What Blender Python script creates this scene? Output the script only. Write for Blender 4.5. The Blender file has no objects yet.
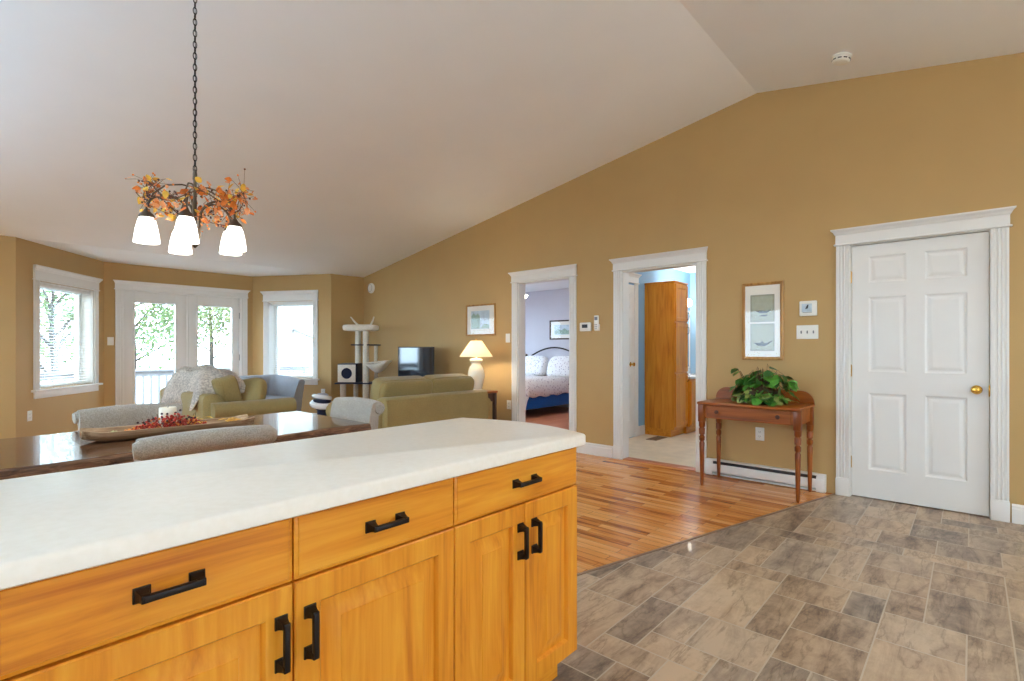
import bpy, bmesh, math, random
from mathutils import Matrix, Vector
random.seed(7)
PI = math.pi
S = bpy.context.scene
COL = S.collection

# ------------------------------------------------------------------ camera, sky, exposure
cam_d = bpy.data.cameras.new('camera')
cam = bpy.data.objects.new('camera', cam_d); COL.objects.link(cam)
cam.location = (0, 0, 1.2)
# forward = cos(yaw) X + sin(yaw) Y with tan(yaw) = 460/515
cam.rotation_euler = (PI/2, 0, math.atan2(460, 515) - PI/2)
cam_d.sensor_fit = 'HORIZONTAL'; cam_d.sensor_width = 36
cam_d.lens = 515/1024*36
cam_d.shift_y = 8/1024
cam_d.clip_start = 0.02; cam_d.clip_end = 200
S.camera = cam

world = bpy.data.worlds.new('sky'); S.world = world; world.use_nodes = True
bg = world.node_tree.nodes['Background']
bg.inputs['Color'].default_value = (0.60, 0.81, 1.0, 1)
bg.inputs['Strength'].default_value = 8.0

S.view_settings.view_transform = 'Standard'
S.view_settings.look = 'None'
S.view_settings.gamma = 1
S.view_settings.use_curve_mapping = False
S.view_settings.exposure = 0.85
S.cycles.max_bounces = 10
S.cycles.diffuse_bounces = 6
S.cycles.glossy_bounces = 3
S.cycles.transparent_max_bounces = 10
S.cycles.sample_clamp_indirect = 6
S.cycles.caustics_reflective = False
S.cycles.caustics_refractive = False
WARM = (1.0, 0.93, 0.84)
P_KITCHEN = 17.0      # emission of the unseen dome lamps added as kitchen fill
P_CHAND = 3.0
P_TABLE_LAMP = 7.0
P_UPLIGHT = 280.0
P_UPLIGHT_WARM = 112.0
P_BATH = 30.0

# ------------------------------------------------------------------ materials
def srgb(r, g, b):
    f = lambda v: (v/255/12.92) if v/255 <= .04045 else ((v/255+.055)/1.055)**2.4
    return (f(r), f(g), f(b), 1)

class NT:
    def __init__(s, name):
        s.m = bpy.data.materials.new(name); s.m.use_nodes = True
        s.t = s.m.node_tree; s.b = s.t.nodes['Principled BSDF']
    def n(s, typ, **kw):
        nd = s.t.nodes.new(typ)
        for k, v in kw.items():
            if hasattr(nd, k): setattr(nd, k, v)
            else: nd.inputs[k.replace('_', ' ')].default_value = v
        return nd
    def l(s, a, b): s.t.links.new(a, b)
    def ramp(s, fac, stops):
        r = s.n('ShaderNodeValToRGB'); e = r.color_ramp.elements
        while len(e) > 1: e.remove(e[-1])
        e[0].position, e[0].color = stops[0]
        for p, c in stops[1:]:
            x = e.new(p); x.color = c
        s.l(fac, r.inputs[0]); return r.outputs[0]
    def coords(s, scale, rnd=True, world=False):
        tc = s.n('ShaderNodeTexCoord')
        mp = s.n('ShaderNodeMapping'); mp.inputs['Scale'].default_value = scale
        if world:
            g = s.n('ShaderNodeNewGeometry'); s.l(g.outputs['Position'], mp.inputs['Vector'])
        else:
            s.l(tc.outputs['Object'], mp.inputs['Vector'])
        if rnd:
            oi = s.n('ShaderNodeObjectInfo'); mu = s.n('ShaderNodeMath', operation='MULTIPLY')
            mu.inputs[1].default_value = 37.0
            s.l(oi.outputs['Random'], mu.inputs[0]); s.l(mu.outputs[0], mp.inputs['Location'])
        return mp.outputs[0]
    def bump(s, h, strength=.2, dist=.002):
        b = s.n('ShaderNodeBump'); b.inputs['Strength'].default_value = strength; b.inputs['Distance'].default_value = dist
        s.l(h, b.inputs['Height']); s.l(b.outputs[0], s.b.inputs['Normal'])
    def set(s, rough=.5, metal=0, spec=.5, coat=0):
        s.b.inputs['Roughness'].default_value = rough; s.b.inputs['Metallic'].default_value = metal
        s.b.inputs['Specular IOR Level'].default_value = spec; s.b.inputs['Coat Weight'].default_value = coat
        return s

def mix3(c, k): return (c[0]*k, c[1]*k, c[2]*k, 1)

def plain(name, c, rough=.5, metal=0, var=.06, sc=9, spec=.5, coat=0, bump=0):
    t = NT(name).set(rough, metal, spec, coat)
    nz = t.n('ShaderNodeTexNoise', Scale=sc, Detail=3.0)
    t.l(t.coords((1, 1, 1)), nz.inputs['Vector'])
    t.l(t.ramp(nz.outputs[0], [(.3, mix3(c, 1-var)), (.7, mix3(c, 1+var))]), t.b.inputs['Base Color'])
    if bump: t.bump(nz.outputs[0], bump, .004)
    return t.m

def wood(name, dark, mid, light, axis='x', rough=.35, sc=1.0, coat=.15, knots=False):
    t = NT(name).set(rough, 0, .4, coat)
    k = {'x': (1.3*sc, 14*sc, 14*sc), 'y': (14*sc, 1.3*sc, 14*sc), 'z': (14*sc, 14*sc, 1.3*sc)}[axis]
    v = t.coords(k)
    n1 = t.n('ShaderNodeTexNoise', Scale=1.2, Detail=5.0, Roughness=.6, Distortion=.9); t.l(v, n1.inputs['Vector'])
    k2 = tuple(a*5 if a > 5*sc else a*1.5 for a in k)
    n2 = t.n('ShaderNodeTexNoise', Scale=1.5, Detail=2.0); t.l(t.coords(k2), n2.inputs['Vector'])
    mx = t.n('ShaderNodeMath', operation='MULTIPLY_ADD'); mx.inputs[1].default_value = .35
    t.l(n2.outputs[0], mx.inputs[0]); t.l(n1.outputs[0], mx.inputs[2])
    t.l(t.ramp(mx.outputs[0], [(.40, dark), (.62, mid), (.85, light)]), t.b.inputs['Base Color'])
    t.bump(n2.outputs[0], .05, .001)
    return t.m

def fabric(name, c, var=.18, sc=160, rough=.95, big=.08, sheen=.2):
    t = NT(name).set(rough, 0, .15)
    t.b.inputs['Sheen Weight'].default_value = sheen
    n1 = t.n('ShaderNodeTexNoise', Scale=sc, Detail=1.0); t.l(t.coords((1, 1, 1)), n1.inputs['Vector'])
    n2 = t.n('ShaderNodeTexNoise', Scale=6.0, Detail=2.0); t.l(t.coords((1, 1, 1)), n2.inputs['Vector'])
    a = t.ramp(n1.outputs[0], [(.3, mix3(c, 1-var)), (.7, mix3(c, 1+var))])
    bb = t.ramp(n2.outputs[0], [(.3, (1-big,)*3+(1,)), (.7, (1, 1, 1, 1))])
    m = t.n('ShaderNodeMix', data_type='RGBA', blend_type='MULTIPLY'); m.inputs[0].default_value = 1
    t.l(a, m.inputs[6]); t.l(bb, m.inputs[7]); t.l(m.outputs[2], t.b.inputs['Base Color'])
    t.bump(n1.outputs[0], .25, .002)
    return t.m

def emit(name, c, strength, base=(.9, .9, .9, 1)):
    t = NT(name).set(.4)
    t.b.inputs['Base Color'].default_value = base
    t.b.inputs['Emission Color'].default_value = (*c[:3], 1); t.b.inputs['Emission Strength'].default_value = strength
    return t.m

def glass_mat(name='window_glass', tint=(1, 1, 1, 1)):
    t = NT(name)
    tr = t.n('ShaderNodeBsdfTransparent'); tr.inputs[0].default_value = tint
    gl = t.n('ShaderNodeBsdfGlossy'); gl.inputs['Roughness'].default_value = .02
    lw = t.n('ShaderNodeLayerWeight'); lw.inputs['Blend'].default_value = .5; pw = t.n('ShaderNodeMath', operation='POWER'); pw.inputs[1].default_value = 5; t.l(lw.outputs['Facing'], pw.inputs[0])
    fr = t.n('ShaderNodeMath', operation='MULTIPLY_ADD'); fr.inputs[1].default_value = .96; fr.inputs[2].default_value = .04; t.l(pw.outputs[0], fr.inputs[0])
    mx = t.n('ShaderNodeMixShader'); t.l(fr.outputs[0], mx.inputs[0]); t.l(tr.outputs[0], mx.inputs[1]); t.l(gl.outputs[0], mx.inputs[2])
    t.l(mx.outputs[0], t.t.nodes['Material Output'].inputs['Surface'])
    return t.m

M = {}
M['tan'] = plain('tan_wall_paint', srgb(188, 155, 103), .62, var=.02, sc=3, spec=.3)
M['ceil'] = plain('ceiling_paint', srgb(244, 247, 250), .85, var=.012, sc=2, spec=.2)
M['white'] = plain('white_trim_paint', srgb(229, 227, 223), .38, var=.012, sc=4, spec=.45)
M['plastic'] = plain('white_plastic', srgb(236, 234, 226), .4, var=.02)
M['greyp'] = plain('grey_plastic', srgb(120, 124, 128), .45)
M['darkp'] = plain('dark_plastic', srgb(38, 38, 42), .45)
M['lav'] = plain('lavender_wall_paint', srgb(206, 204, 212), .7, var=.02, sc=3)
M['blue'] = plain('blue_wall_paint', srgb(132, 172, 206), .6, var=.02, sc=3)
OAK = (srgb(184, 98, 16), srgb(218, 136, 30), srgb(231, 158, 48))
M['oakx'] = wood('oak_grain_across', *OAK, 'x')
M['oakz'] = wood('oak_grain_up', *OAK, 'z')
M['oakdark'] = plain('oak_shadow_line_stain', srgb(120, 58, 14), .5)
M['iron'] = plain('black_iron', srgb(40, 34, 32), .42, metal=.7, var=.2)
M['bronze'] = plain('brushed_bronze', srgb(92, 80, 68), .38, metal=.85, var=.15)
M['brass'] = plain('polished_brass', srgb(226, 178, 84), .18, metal=1)
M['chrome'] = plain('chrome', srgb(210, 212, 215), .15, metal=1)
M['table'] = wood('dark_walnut_slab', srgb(42, 24, 16), srgb(84, 52, 34), srgb(118, 78, 52), 'x', .2, .6, .4)
M['bark'] = wood('live_edge_bark', srgb(40, 26, 18), srgb(92, 62, 42), srgb(150, 112, 80), 'x', .6, 2.2, 0)
M['cherry'] = wood('red_brown_pine', srgb(88, 40, 6), srgb(140, 70, 14), srgb(168, 94, 28), 'x', .38, 1, .05)
M['cherryz'] = wood('red_brown_pine_up', srgb(82, 36, 6), srgb(124, 58, 12), srgb(152, 82, 24), 'z', .38, 1, .05)
M['dkwood'] = wood('dark_brown_wood', srgb(40, 26, 18), srgb(64, 42, 30), srgb(84, 58, 42), 'z', .4, 1, .1)
M['bowlwood'] = wood('weathered_bowl_wood', srgb(108, 80, 56), srgb(160, 128, 96), srgb(200, 174, 142), 'x', .6, 1.6, 0)
M['goldframe'] = wood('golden_oak_frame', srgb(120, 76, 28), srgb(168, 118, 56), srgb(196, 150, 84), 'z', .35, 1.5, .2)
M['tweed'] = fabric('grey_tweed', srgb(166, 158, 147), .24, 200)
M['olive'] = fabric('olive_upholstery', srgb(156, 137, 90), .12, 140)
M['slate'] = fabric('slate_blue_upholstery', srgb(168, 174, 184), .12, 140)
M['fur'] = fabric('grey_fur', srgb(216, 206, 194), .3, 50, big=.3)
M['sisal'] = fabric('cream_sisal', srgb(214, 206, 190), .14, 90)
M['plush'] = fabric('cream_plush', srgb(222, 214, 200), .12, 90)
M['navy'] = fabric('dark_navy_cloth', srgb(34, 38, 58), .15, 90)
M['bluefab'] = fabric('royal_blue_cloth', srgb(30, 104, 190), .08, 90)
M['wax'] = plain('ivory_wax', srgb(244, 236, 216), .5, var=.02)
M['berry'] = plain('red_berries', srgb(176, 44, 26), .35, var=.4, sc=60)
M['berryo'] = plain('orange_berries', srgb(226, 138, 50), .4, var=.25, sc=60)
M['berryd'] = plain('dark_berries', srgb(62, 26, 34), .35, var=.3, sc=60)
M['leafy'] = plain('yellow_leaf', srgb(238, 190, 70), .6, var=.15, sc=40)
M['leafo'] = plain('orange_leaf', srgb(222, 122, 38), .6, var=.3, sc=30)
M['leafp'] = plain('peach_leaf', srgb(240, 170, 120), .6, var=.15, sc=30)
M['twig'] = plain('brown_twig', srgb(88, 56, 36), .7, var=.25)
M['palegreen'] = plain('pale_green_moss', srgb(196, 200, 146), .8, var=.25, sc=80)
M['mat'] = plain('picture_mat', srgb(236, 232, 222), .7, var=.01)
M['print1'] = plain('print_ground', srgb(172, 176, 154), .7, var=.06, sc=30)
M['print2'] = plain('print_ink', srgb(58, 54, 48), .7, var=.3, sc=60)
M['printg'] = plain('print_green', srgb(150, 176, 160), .7, var=.25, sc=25)
M['printb'] = plain('print_blue', srgb(196, 212, 222), .7, var=.15, sc=20)
M['tvscreen'] = plain('tv_screen', srgb(10, 18, 30), .06, spec=.8, var=.1)
M['lampbase'] = plain('cream_ceramic', srgb(240, 230, 208), .25, var=.03, coat=.4)
M['porcelain'] = plain('white_porcelain', srgb(240, 240, 240), .15, var=.01, coat=.5)
M['bathfloor'] = plain('beige_vinyl_floor', srgb(238, 222, 198), .4, var=.08, sc=7)
M['siding'] = plain('white_siding', srgb(176, 170, 160), .7, var=.02)
M['roofing'] = plain('grey_shingle', srgb(120, 118, 116), .9, var=.2, sc=30)
M['deckw'] = plain('grey_deck_boards', srgb(122, 116, 110), .8, var=.12, sc=6)
M['railw'] = plain('railing_paint', srgb(128, 126, 128), .6, var=.04)
M['grass'] = plain('lawn', srgb(168, 172, 172), .95, var=.25, sc=3)  # ground made pale grey to bounce cool light up to the ceiling
M['treeleaf'] = plain('tree_leaves', srgb(98, 116, 72), .8, var=.3, sc=2)
M['treeleaf2'] = plain('autumn_tree_leaves', srgb(126, 128, 84), .8, var=.3, sc=2)
M['trunk'] = plain('tree_bark', srgb(66, 58, 52), .9, var=.2, sc=20)
M['glass'] = glass_mat()
M['soil'] = plain('potting_soil', srgb(52, 38, 30), .95, var=.3, sc=60)
M['potm'] = plain('dark_planter', srgb(58, 40, 34), .5)
M['knob'] = plain('dark_wood_knob', srgb(72, 34, 18), .4)
M['bedfloor'] = wood('bedroom_floor_boards', srgb(164, 92, 58), srgb(196, 122, 84), srgb(210, 142, 102), 'x', .4, .5, .1)
M['mirror'] = plain('mirror_glass', srgb(225, 232, 236), .03, metal=1, var=0.0)

def counter_mat():
    t = NT('cream_laminate').set(.40, 0, .4, .0)
    n = t.n('ShaderNodeTexNoise', Scale=55.0, Detail=4.0); t.l(t.coords((1, 1, 1)), n.inputs['Vector'])
    n2 = t.n('ShaderNodeTexNoise', Scale=5.0, Detail=3.0); t.l(t.coords((1, 1, 1)), n2.inputs['Vector'])
    ad = t.n('ShaderNodeMath', operation='MULTIPLY_ADD'); ad.inputs[1].default_value = .5
    t.l(n2.outputs[0], ad.inputs[0]); t.l(n.outputs[0], ad.inputs[2])
    t.l(t.ramp(ad.outputs[0], [(.5, srgb(236, 227, 212)), (.9, srgb(241, 233, 220))]), t.b.inputs['Base Color'])
    return t.m
M['counter'] = counter_mat()

def plank_mat():
    t = NT('hardwood_strip_floor').set(.24, 0, .45, .0)
    g = t.n('ShaderNodeNewGeometry'); sp = t.n('ShaderNodeSeparateXYZ'); t.l(g.outputs['Position'], sp.inputs[0])
    cb = t.n('ShaderNodeCombineXYZ'); t.l(sp.outputs[1], cb.inputs[0]); t.l(sp.outputs[0], cb.inputs[1])
    br = t.n('ShaderNodeTexBrick', Scale=1.0); br.offset = .37; br.offset_frequency = 2
    br.inputs['Color1'].default_value = (0, 0, 0, 1); br.inputs['Color2'].default_value = (1, 1, 1, 1); br.inputs['Mortar'].default_value = (.02, .02, .02, 1)
    br.inputs['Mortar Size'].default_value = .0012; br.inputs['Brick Width'].default_value = .52; br.inputs['Row Height'].default_value = .062
    br.inputs['Bias'].default_value = 0
    t.l(cb.outputs[0], br.inputs['Vector'])
    mp = t.n('ShaderNodeMapping'); mp.inputs['Scale'].default_value = (1.6, 22, 1); t.l(cb.outputs[0], mp.inputs[0])
    n = t.n('ShaderNodeTexNoise', Scale=1.6, Detail=5.0, Roughness=.65, Distortion=.5); t.l(mp.outputs[0], n.inputs['Vector'])
    sx = t.n('ShaderNodeSeparateXYZ'); t.l(br.outputs[0], sx.inputs[0])
    ma = t.n('ShaderNodeMath', operation='MULTIPLY_ADD'); ma.inputs[1].default_value = .5
    t.l(sx.outputs[0], ma.inputs[0])
    m2 = t.n('ShaderNodeMath', operation='MULTIPLY'); m2.inputs[1].default_value = .9; t.l(n.outputs[0], m2.inputs[0]); t.l(m2.outputs[0], ma.inputs[2])
    c = t.ramp(ma.outputs[0], [(.26, srgb(78, 36, 12)), (.40, srgb(146, 78, 30)), (.56, srgb(204, 128, 58)), (.8, srgb(222, 154, 84)), (1, srgb(232, 174, 110))])
    mo = t.n('ShaderNodeMix', data_type='RGBA'); t.l(br.outputs['Fac'], mo.inputs[0]); t.l(c, mo.inputs[6]); mo.inputs[7].default_value = srgb(96, 52, 24)
    t.l(mo.outputs[2], t.b.inputs['Base Color'])
    return t.m
M['plank'] = plank_mat()

def tile_mat():
    t = NT('stone_look_vinyl').set(.40, 0, .5, .08)
    at = t.n('ShaderNodeAttribute'); at.attribute_name = 'tile'
    sp = t.n('ShaderNodeSeparateColor'); t.l(at.outputs['Color'], sp.inputs[0])
    g = t.n('ShaderNodeNewGeometry')
    off = t.n('ShaderNodeVectorMath', operation='MULTIPLY_ADD'); off.inputs[1].default_value = (40, 40, 40)
    t.l(at.outputs['Vector'], off.inputs[0]); t.l(g.outputs['Position'], off.inputs[2])
    mp = t.n('ShaderNodeMapping'); mp.inputs['Scale'].default_value = (1.6, 6.5, 1); mp.inputs['Rotation'].default_value = (0, 0, .5)
    t.l(off.outputs[0], mp.inputs[0])
    n = t.n('ShaderNodeTexNoise', Scale=1.5, Detail=6.0, Roughness=.7, Distortion=.7); t.l(mp.outputs[0], n.inputs['Vector'])
    n2 = t.n('ShaderNodeTexNoise', Scale=9.0, Detail=5.0, Roughness=.7, Distortion=.6); t.l(off.outputs[0], n2.inputs['Vector'])
    a = t.n('ShaderNodeMath', operation='MULTIPLY_ADD'); a.inputs[1].default_value = .28; t.l(sp.outputs[0], a.inputs[0]); t.l(n.outputs[0], a.inputs[2])
    a2 = t.n('ShaderNodeMath', operation='MULTIPLY_ADD'); a2.inputs[1].default_value = .5; t.l(n2.outputs[0], a2.inputs[0]); t.l(a.outputs[0], a2.inputs[2])
    a3 = t.n('ShaderNodeMath', operation='MULTIPLY'); a3.inputs[1].default_value = .91; t.l(a2.outputs[0], a3.inputs[0]); a2 = a3
    warm = t.ramp(a2.outputs[0], [(.46, srgb(76, 60, 50)), (.60, srgb(132, 108, 87)), (.76, srgb(176, 150, 122)), (1, srgb(204, 180, 150))])
    cool = t.ramp(a2.outputs[0], [(.46, srgb(66, 57, 52)), (.60, srgb(108, 97, 88)), (.76, srgb(152, 136, 120)), (1, srgb(194, 176, 154))])
    mx = t.n('ShaderNodeMix', data_type='RGBA'); t.l(sp.outputs[1], mx.inputs[0]); t.l(warm, mx.inputs[6]); t.l(cool, mx.inputs[7])
    mp3 = t.n('ShaderNodeMapping'); mp3.inputs['Scale'].default_value = (1.1, 5, 1); mp3.inputs['Rotation'].default_value = (0, 0, .5); t.l(off.outputs[0], mp3.inputs[0])
    n3 = t.n('ShaderNodeTexNoise', Scale=1.7, Detail=6.0, Roughness=.6, Distortion=.35); t.l(mp3.outputs[0], n3.inputs['Vector'])
    s3 = t.n('ShaderNodeMath', operation='SUBTRACT'); s3.inputs[1].default_value = .5; t.l(n3.outputs[0], s3.inputs[0])
    b3 = t.n('ShaderNodeMath', operation='ABSOLUTE'); t.l(s3.outputs[0], b3.inputs[0])
    vein = t.ramp(b3.outputs[0], [(0, (.66, .63, .60, 1)), (.012, (.86, .85, .84, 1)), (.035, (1, 1, 1, 1))])
    mv = t.n('ShaderNodeMix', data_type='RGBA', blend_type='MULTIPLY'); mv.inputs[0].default_value = 1; t.l(mx.outputs[2], mv.inputs[6]); t.l(vein, mv.inputs[7])
    t.l(mv.outputs[2], t.b.inputs['Base Color'])
    return t.m
M['tile'] = tile_mat()
M['grout'] = plain('pale_grout', srgb(196, 184, 166), .7, var=.05)

def floral_mat():
    t = NT('floral_bedspread').set(.9, 0, .1)
    v = t.n('ShaderNodeTexVoronoi', Scale=24.0); t.l(t.coords((1, 1, 1)), v.inputs['Vector'])
    n = t.n('ShaderNodeTexNoise', Scale=30.0, Detail=2.0); t.l(t.coords((1, 1, 1)), n.inputs['Vector'])
    ad = t.n('ShaderNodeMath', operation='MULTIPLY_ADD'); ad.inputs[1].default_value = .5; t.l(n.outputs[0], ad.inputs[0]); t.l(v.outputs['Distance'], ad.inputs[2])
    t.l(t.ramp(ad.outputs[0], [(.40, srgb(158, 162, 180)), (.50, srgb(212, 200, 206)), (.62, srgb(236, 236, 238))]), t.b.inputs['Base Color'])
    return t.m
M['floral'] = floral_mat()

def shade_mat():
    t = NT('lamp_shade_paper')
    tr = t.n('ShaderNodeBsdfTranslucent'); tr.inputs[0].default_value = (.95, .86, .68, 1)
    df = t.n('ShaderNodeBsdfDiffuse'); df.inputs[0].default_value = (.92, .86, .74, 1)
    mx = t.n('ShaderNodeMixShader'); mx.inputs[0].default_value = .45
    t.l(df.outputs[0], mx.inputs[1]); t.l(tr.outputs[0], mx.inputs[2]); t.l(mx.outputs[0], t.t.nodes['Material Output'].inputs['Surface'])
    return t.m
M['shade'] = shade_mat()
M['glow'] = emit('lit_frosted_glass', (1, .93, .82), P_CHAND)
M['dome'] = emit('lit_dome_glass', WARM, P_KITCHEN)
M['bowlglow'] = emit('lit_bowl_glass', (1, .92, .80), 16.0)
M['bathglow'] = emit('lit_bath_lamp_glass', (1, .88, .72), P_BATH)

# ------------------------------------------------------------------ mesh builder
class MB:
    def __init__(s): s.bm = bmesh.new(); s.M = Matrix()
    def v(s, co): return s.bm.verts.new(s.M @ Vector(co))
    def f(s, vs):
        try: return s.bm.faces.new(vs)
        except ValueError: return None
    def quad(s, *cs): return s.f([s.v(c) for c in cs])
    def box(s, x0, x1, y0, y1, z0, z1, bev=0, seg=2):
        r = bmesh.ops.create_cube(s.bm, size=1)
        m = s.M @ Matrix.Translation(((x0+x1)/2, (y0+y1)/2, (z0+z1)/2)) @ Matrix.Diagonal((abs(x1-x0), abs(y1-y0), abs(z1-z0), 1))
        bmesh.ops.transform(s.bm, matrix=m, verts=r['verts'])
        if bev:
            es = list({e for v in r['verts'] for e in v.link_edges})
            bmesh.ops.bevel(s.bm, geom=es, offset=bev, segments=seg, affect='EDGES', profile=.5)
        return s
    def tube(s, pts, r, n=8, closed=False):
        pts = [Vector(p) for p in pts]; N = len(pts)
        rs = r if isinstance(r, (list, tuple)) else [r]*N
        rings = []; up = None
        for i, p in enumerate(pts):
            if closed: t = pts[(i+1) % N]-pts[i-1]
            else: t = pts[min(i+1, N-1)]-pts[max(i-1, 0)]
            t.normalize()
            if up is None:
                up = t.orthogonal().normalized()
            else:
                up = (up-t*up.dot(t))
                up = up.normalized() if up.length > 1e-6 else t.orthogonal().normalized()
            b = t.cross(up)
            rings.append([s.v(p+(up*math.cos(a)+b*math.sin(a))*rs[i]) for a in (2*PI*k/n for k in range(n))])
        for i in range(N if closed else N-1):
            A, B = rings[i], rings[(i+1) % N]
            for k in range(n): s.f([A[k], A[(k+1) % n], B[(k+1) % n], B[k]])
        if not closed:
            s.f(rings[0][::-1]); s.f(rings[-1])
        return s
    def lathe(s, prof, n=24, c=(0, 0, 0), cap=True):
        rings = []
        for r, z in prof:
            rings.append([s.v((c[0]+r*math.cos(2*PI*k/n), c[1]+r*math.sin(2*PI*k/n), c[2]+z)) for k in range(n)])
        for A, B in zip(rings, rings[1:]):
            for k in range(n): s.f([A[k], A[(k+1) % n], B[(k+1) % n], B[k]])
        if cap: s.f(rings[0][::-1]); s.f(rings[-1])
        return s
    def prism(s, poly, a0, a1, axis='x'):
        def P(u, w, a): return {'x': (a, u, w), 'y': (u, a, w), 'z': (u, w, a)}[axis]
        A = [s.v(P(u, w, a0)) for u, w in poly]; B = [s.v(P(u, w, a1)) for u, w in poly]
        n = len(poly)
        for k in range(n): s.f([A[k], A[(k+1) % n], B[(k+1) % n], B[k]])
        s.f(A[::-1]); s.f(B)
        return s
    def pillow(s, c, sx, sy, sz, e=.45, n=24, m=14):
        """superellipsoid cushion with half sizes sx, sy, sz"""
        sg = lambda w, p: math.copysign(abs(w)**p, w)
        rings = []
        for i in range(1, m):
            ph = -PI/2+PI*i/m
            rings.append([s.v((c[0]+sx*sg(math.cos(ph), e)*sg(math.cos(t), e), c[1]+sy*sg(math.cos(ph), e)*sg(math.sin(t), e), c[2]+sz*sg(math.sin(ph), e*1.4)))
                          for t in (2*PI*k/n for k in range(n))])
        for A, B in zip(rings, rings[1:]):
            for k in range(n): s.f([A[k], A[(k+1) % n], B[(k+1) % n], B[k]])
        s.f(rings[0][::-1]); s.f(rings[-1])
        return s
    def rings(s, x0, x1, z0, z1, y, prof):
        """nested rectangles facing -Y: prof = [(inset, depth)], last one filled"""
        L = []
        for i, d in prof:
            L.append([s.v((x0+i, y+d, z0+i)), s.v((x1-i, y+d, z0+i)), s.v((x1-i, y+d, z1-i)), s.v((x0+i, y+d, z1-i))])
        for A, B in zip(L, L[1:]):
            for k in range(4): s.f([A[k], A[(k+1) % 4], B[(k+1) % 4], B[k]])
        s.f(L[-1])
        return s
    def ball(s, c, r, n=8):
        rr = bmesh.ops.create_icosphere(s.bm, subdivisions=1 if n < 10 else 2, radius=r)
        bmesh.ops.transform(s.bm, matrix=s.M @ Matrix.Translation(c), verts=rr['verts'])
        return s

def obj(name, mb, mat, parent=None, smooth=True, ang=35, weld=False, loc=None, rot=None):
    if weld: bmesh.ops.remove_doubles(mb.bm, verts=mb.bm.verts, dist=1e-5)
    bmesh.ops.recalc_face_normals(mb.bm, faces=mb.bm.faces)
    me = bpy.data.meshes.new(name); mb.bm.to_mesh(me); mb.bm.free()
    for m in (mat if isinstance(mat, (list, tuple)) else [mat]): me.materials.append(m)
    if smooth:
        me.shade_smooth(); me.set_sharp_from_angle(angle=math.radians(ang))
    o = bpy.data.objects.new(name, me); COL.objects.link(o)
    if parent: o.parent = parent
    if loc: o.location = loc
    if rot: o.rotation_euler = rot
    return o

def tag(o, label, cat, group=None):
    o['label'] = label; o['category'] = cat
    if group: o['group'] = group
    return o
def thing(name, label, cat, loc=(0, 0, 0), rz=0, group=None):
    o = bpy.data.objects.new(name, None); COL.objects.link(o); o.empty_display_size = .1
    o.location = loc; o.rotation_euler = (0, 0, rz)
    return tag(o, label, cat, group)
def struct(name, mb, mat, **kw):
    o = obj(name, mb, mat, smooth=kw.pop('smooth', False), **kw); o['kind'] = 'structure'; return o
def structroot(name, loc=(0, 0, 0), rz=0):
    o = bpy.data.objects.new(name, None); COL.objects.link(o); o.location = loc; o.rotation_euler = (0, 0, rz); o['kind'] = 'structure'
    return o
def copy_tree(o, parent=None):
    c = o.copy(); COL.objects.link(c)
    if parent: c.parent = parent
    for ch in list(o.children): copy_tree(ch, c)
    return c
def bez(p0, p1, p2, p3, n=10):
    out = []
    for i in range(n+1):
        t = i/n; a = (1-t)
        out.append(tuple(a**3*p0[k]+3*a*a*t*p1[k]+3*a*t*t*p2[k]+t**3*p3[k] for k in range(len(p0))))
    return out

# ------------------------------------------------------------------ room shell
XR, YB, YBAY, ZE = 4.95, 7.87, 9.17, 2.43          # right wall, back wall, bay wall, eave height
RIDGE_Y, RIDGE_Z, SL = 1.45, 3.51, 0.168
XL, YK = -2.4, -4.97                                # left and rear walls of the kitchen end
def roof(y): return RIDGE_Z-SL*abs(y-RIDGE_Y)
B1, B2, C1, C2 = Vector((.59, YB)), Vector((1.59, YBAY)), Vector((3.61, YBAY)), Vector((4.34, YB))
TH = .22
# seam between hardwood and vinyl
def seam(x): return 1.552-.267*(x-2.281) if x > 1.5 else 1.552-.267*(1.5-2.281)

mb = MB()
poly = [(XR+.02, YB+.05), (C2.x, YB+.05), (C1.x, YBAY+.05), (B2.x, YBAY+.05), (B1.x, YB+.05), (XL, YB+.05), (XL, seam(0)), (1.5, seam(1.5)), (XR+.02, seam(XR+.02))]
mb.prism(poly, -.1, 0, 'z'); struct('floor', mb, M['plank'])
# vinyl: modular pattern, each tile its own raised face on a pale grout bed
mb = MB()
mb.prism([(XL, YK), (XR+.12, YK), (XR+.12, seam(XR+.02)), (XR+.02, seam(XR+.02)), (1.5, seam(1.5)), (XL, seam(0))], -.1, -.0012, 'z'); struct('floor_grout', mb, M['grout'])
U = .1427; GX, GY = int((XR-XL)/U)+2, 36
oy = .016+.1427*12-GY*U; ox = 2.738-U*int((2.738-XL)/U+1)
bm = bmesh.new(); cl = bm.loops.layers.float_color.new('tile')
occ = [[False]*GY for _ in range(GX)]
rnd = random.Random(11)
sizes = [(4, 2), (3, 2), (2, 2), (2, 1), (2, 1), (3, 1), (2, 2), (3, 1)]
for j in range(GY):
    for i in range(GX):
        if occ[i][j]: continue
        opts = sizes[:]; rnd.shuffle(opts); opts += [(2, 1), (1, 2), (1, 1)]
        for w, h in opts:
            if i+w <= GX and j+h <= GY and not any(occ[a][b] for a in range(i, i+w) for b in range(j, j+h)):
                break
        for a in range(i, i+w):
            for b in range(j, j+h): occ[a][b] = True
        g = .003
        x0, x1, y0, y1 = ox+i*U+g, ox+(i+w)*U-g, oy+j*U+g, oy+(j+h)*U-g
        f = bm.faces.new([bm.verts.new(c) for c in ((x0, y0, 0), (x1, y0, 0), (x1, y1, 0), (x0, y1, 0))])
        c = (rnd.random(), rnd.random()**1.3, rnd.random(), 1)
        for l in f.loops: l[cl] = c
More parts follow.
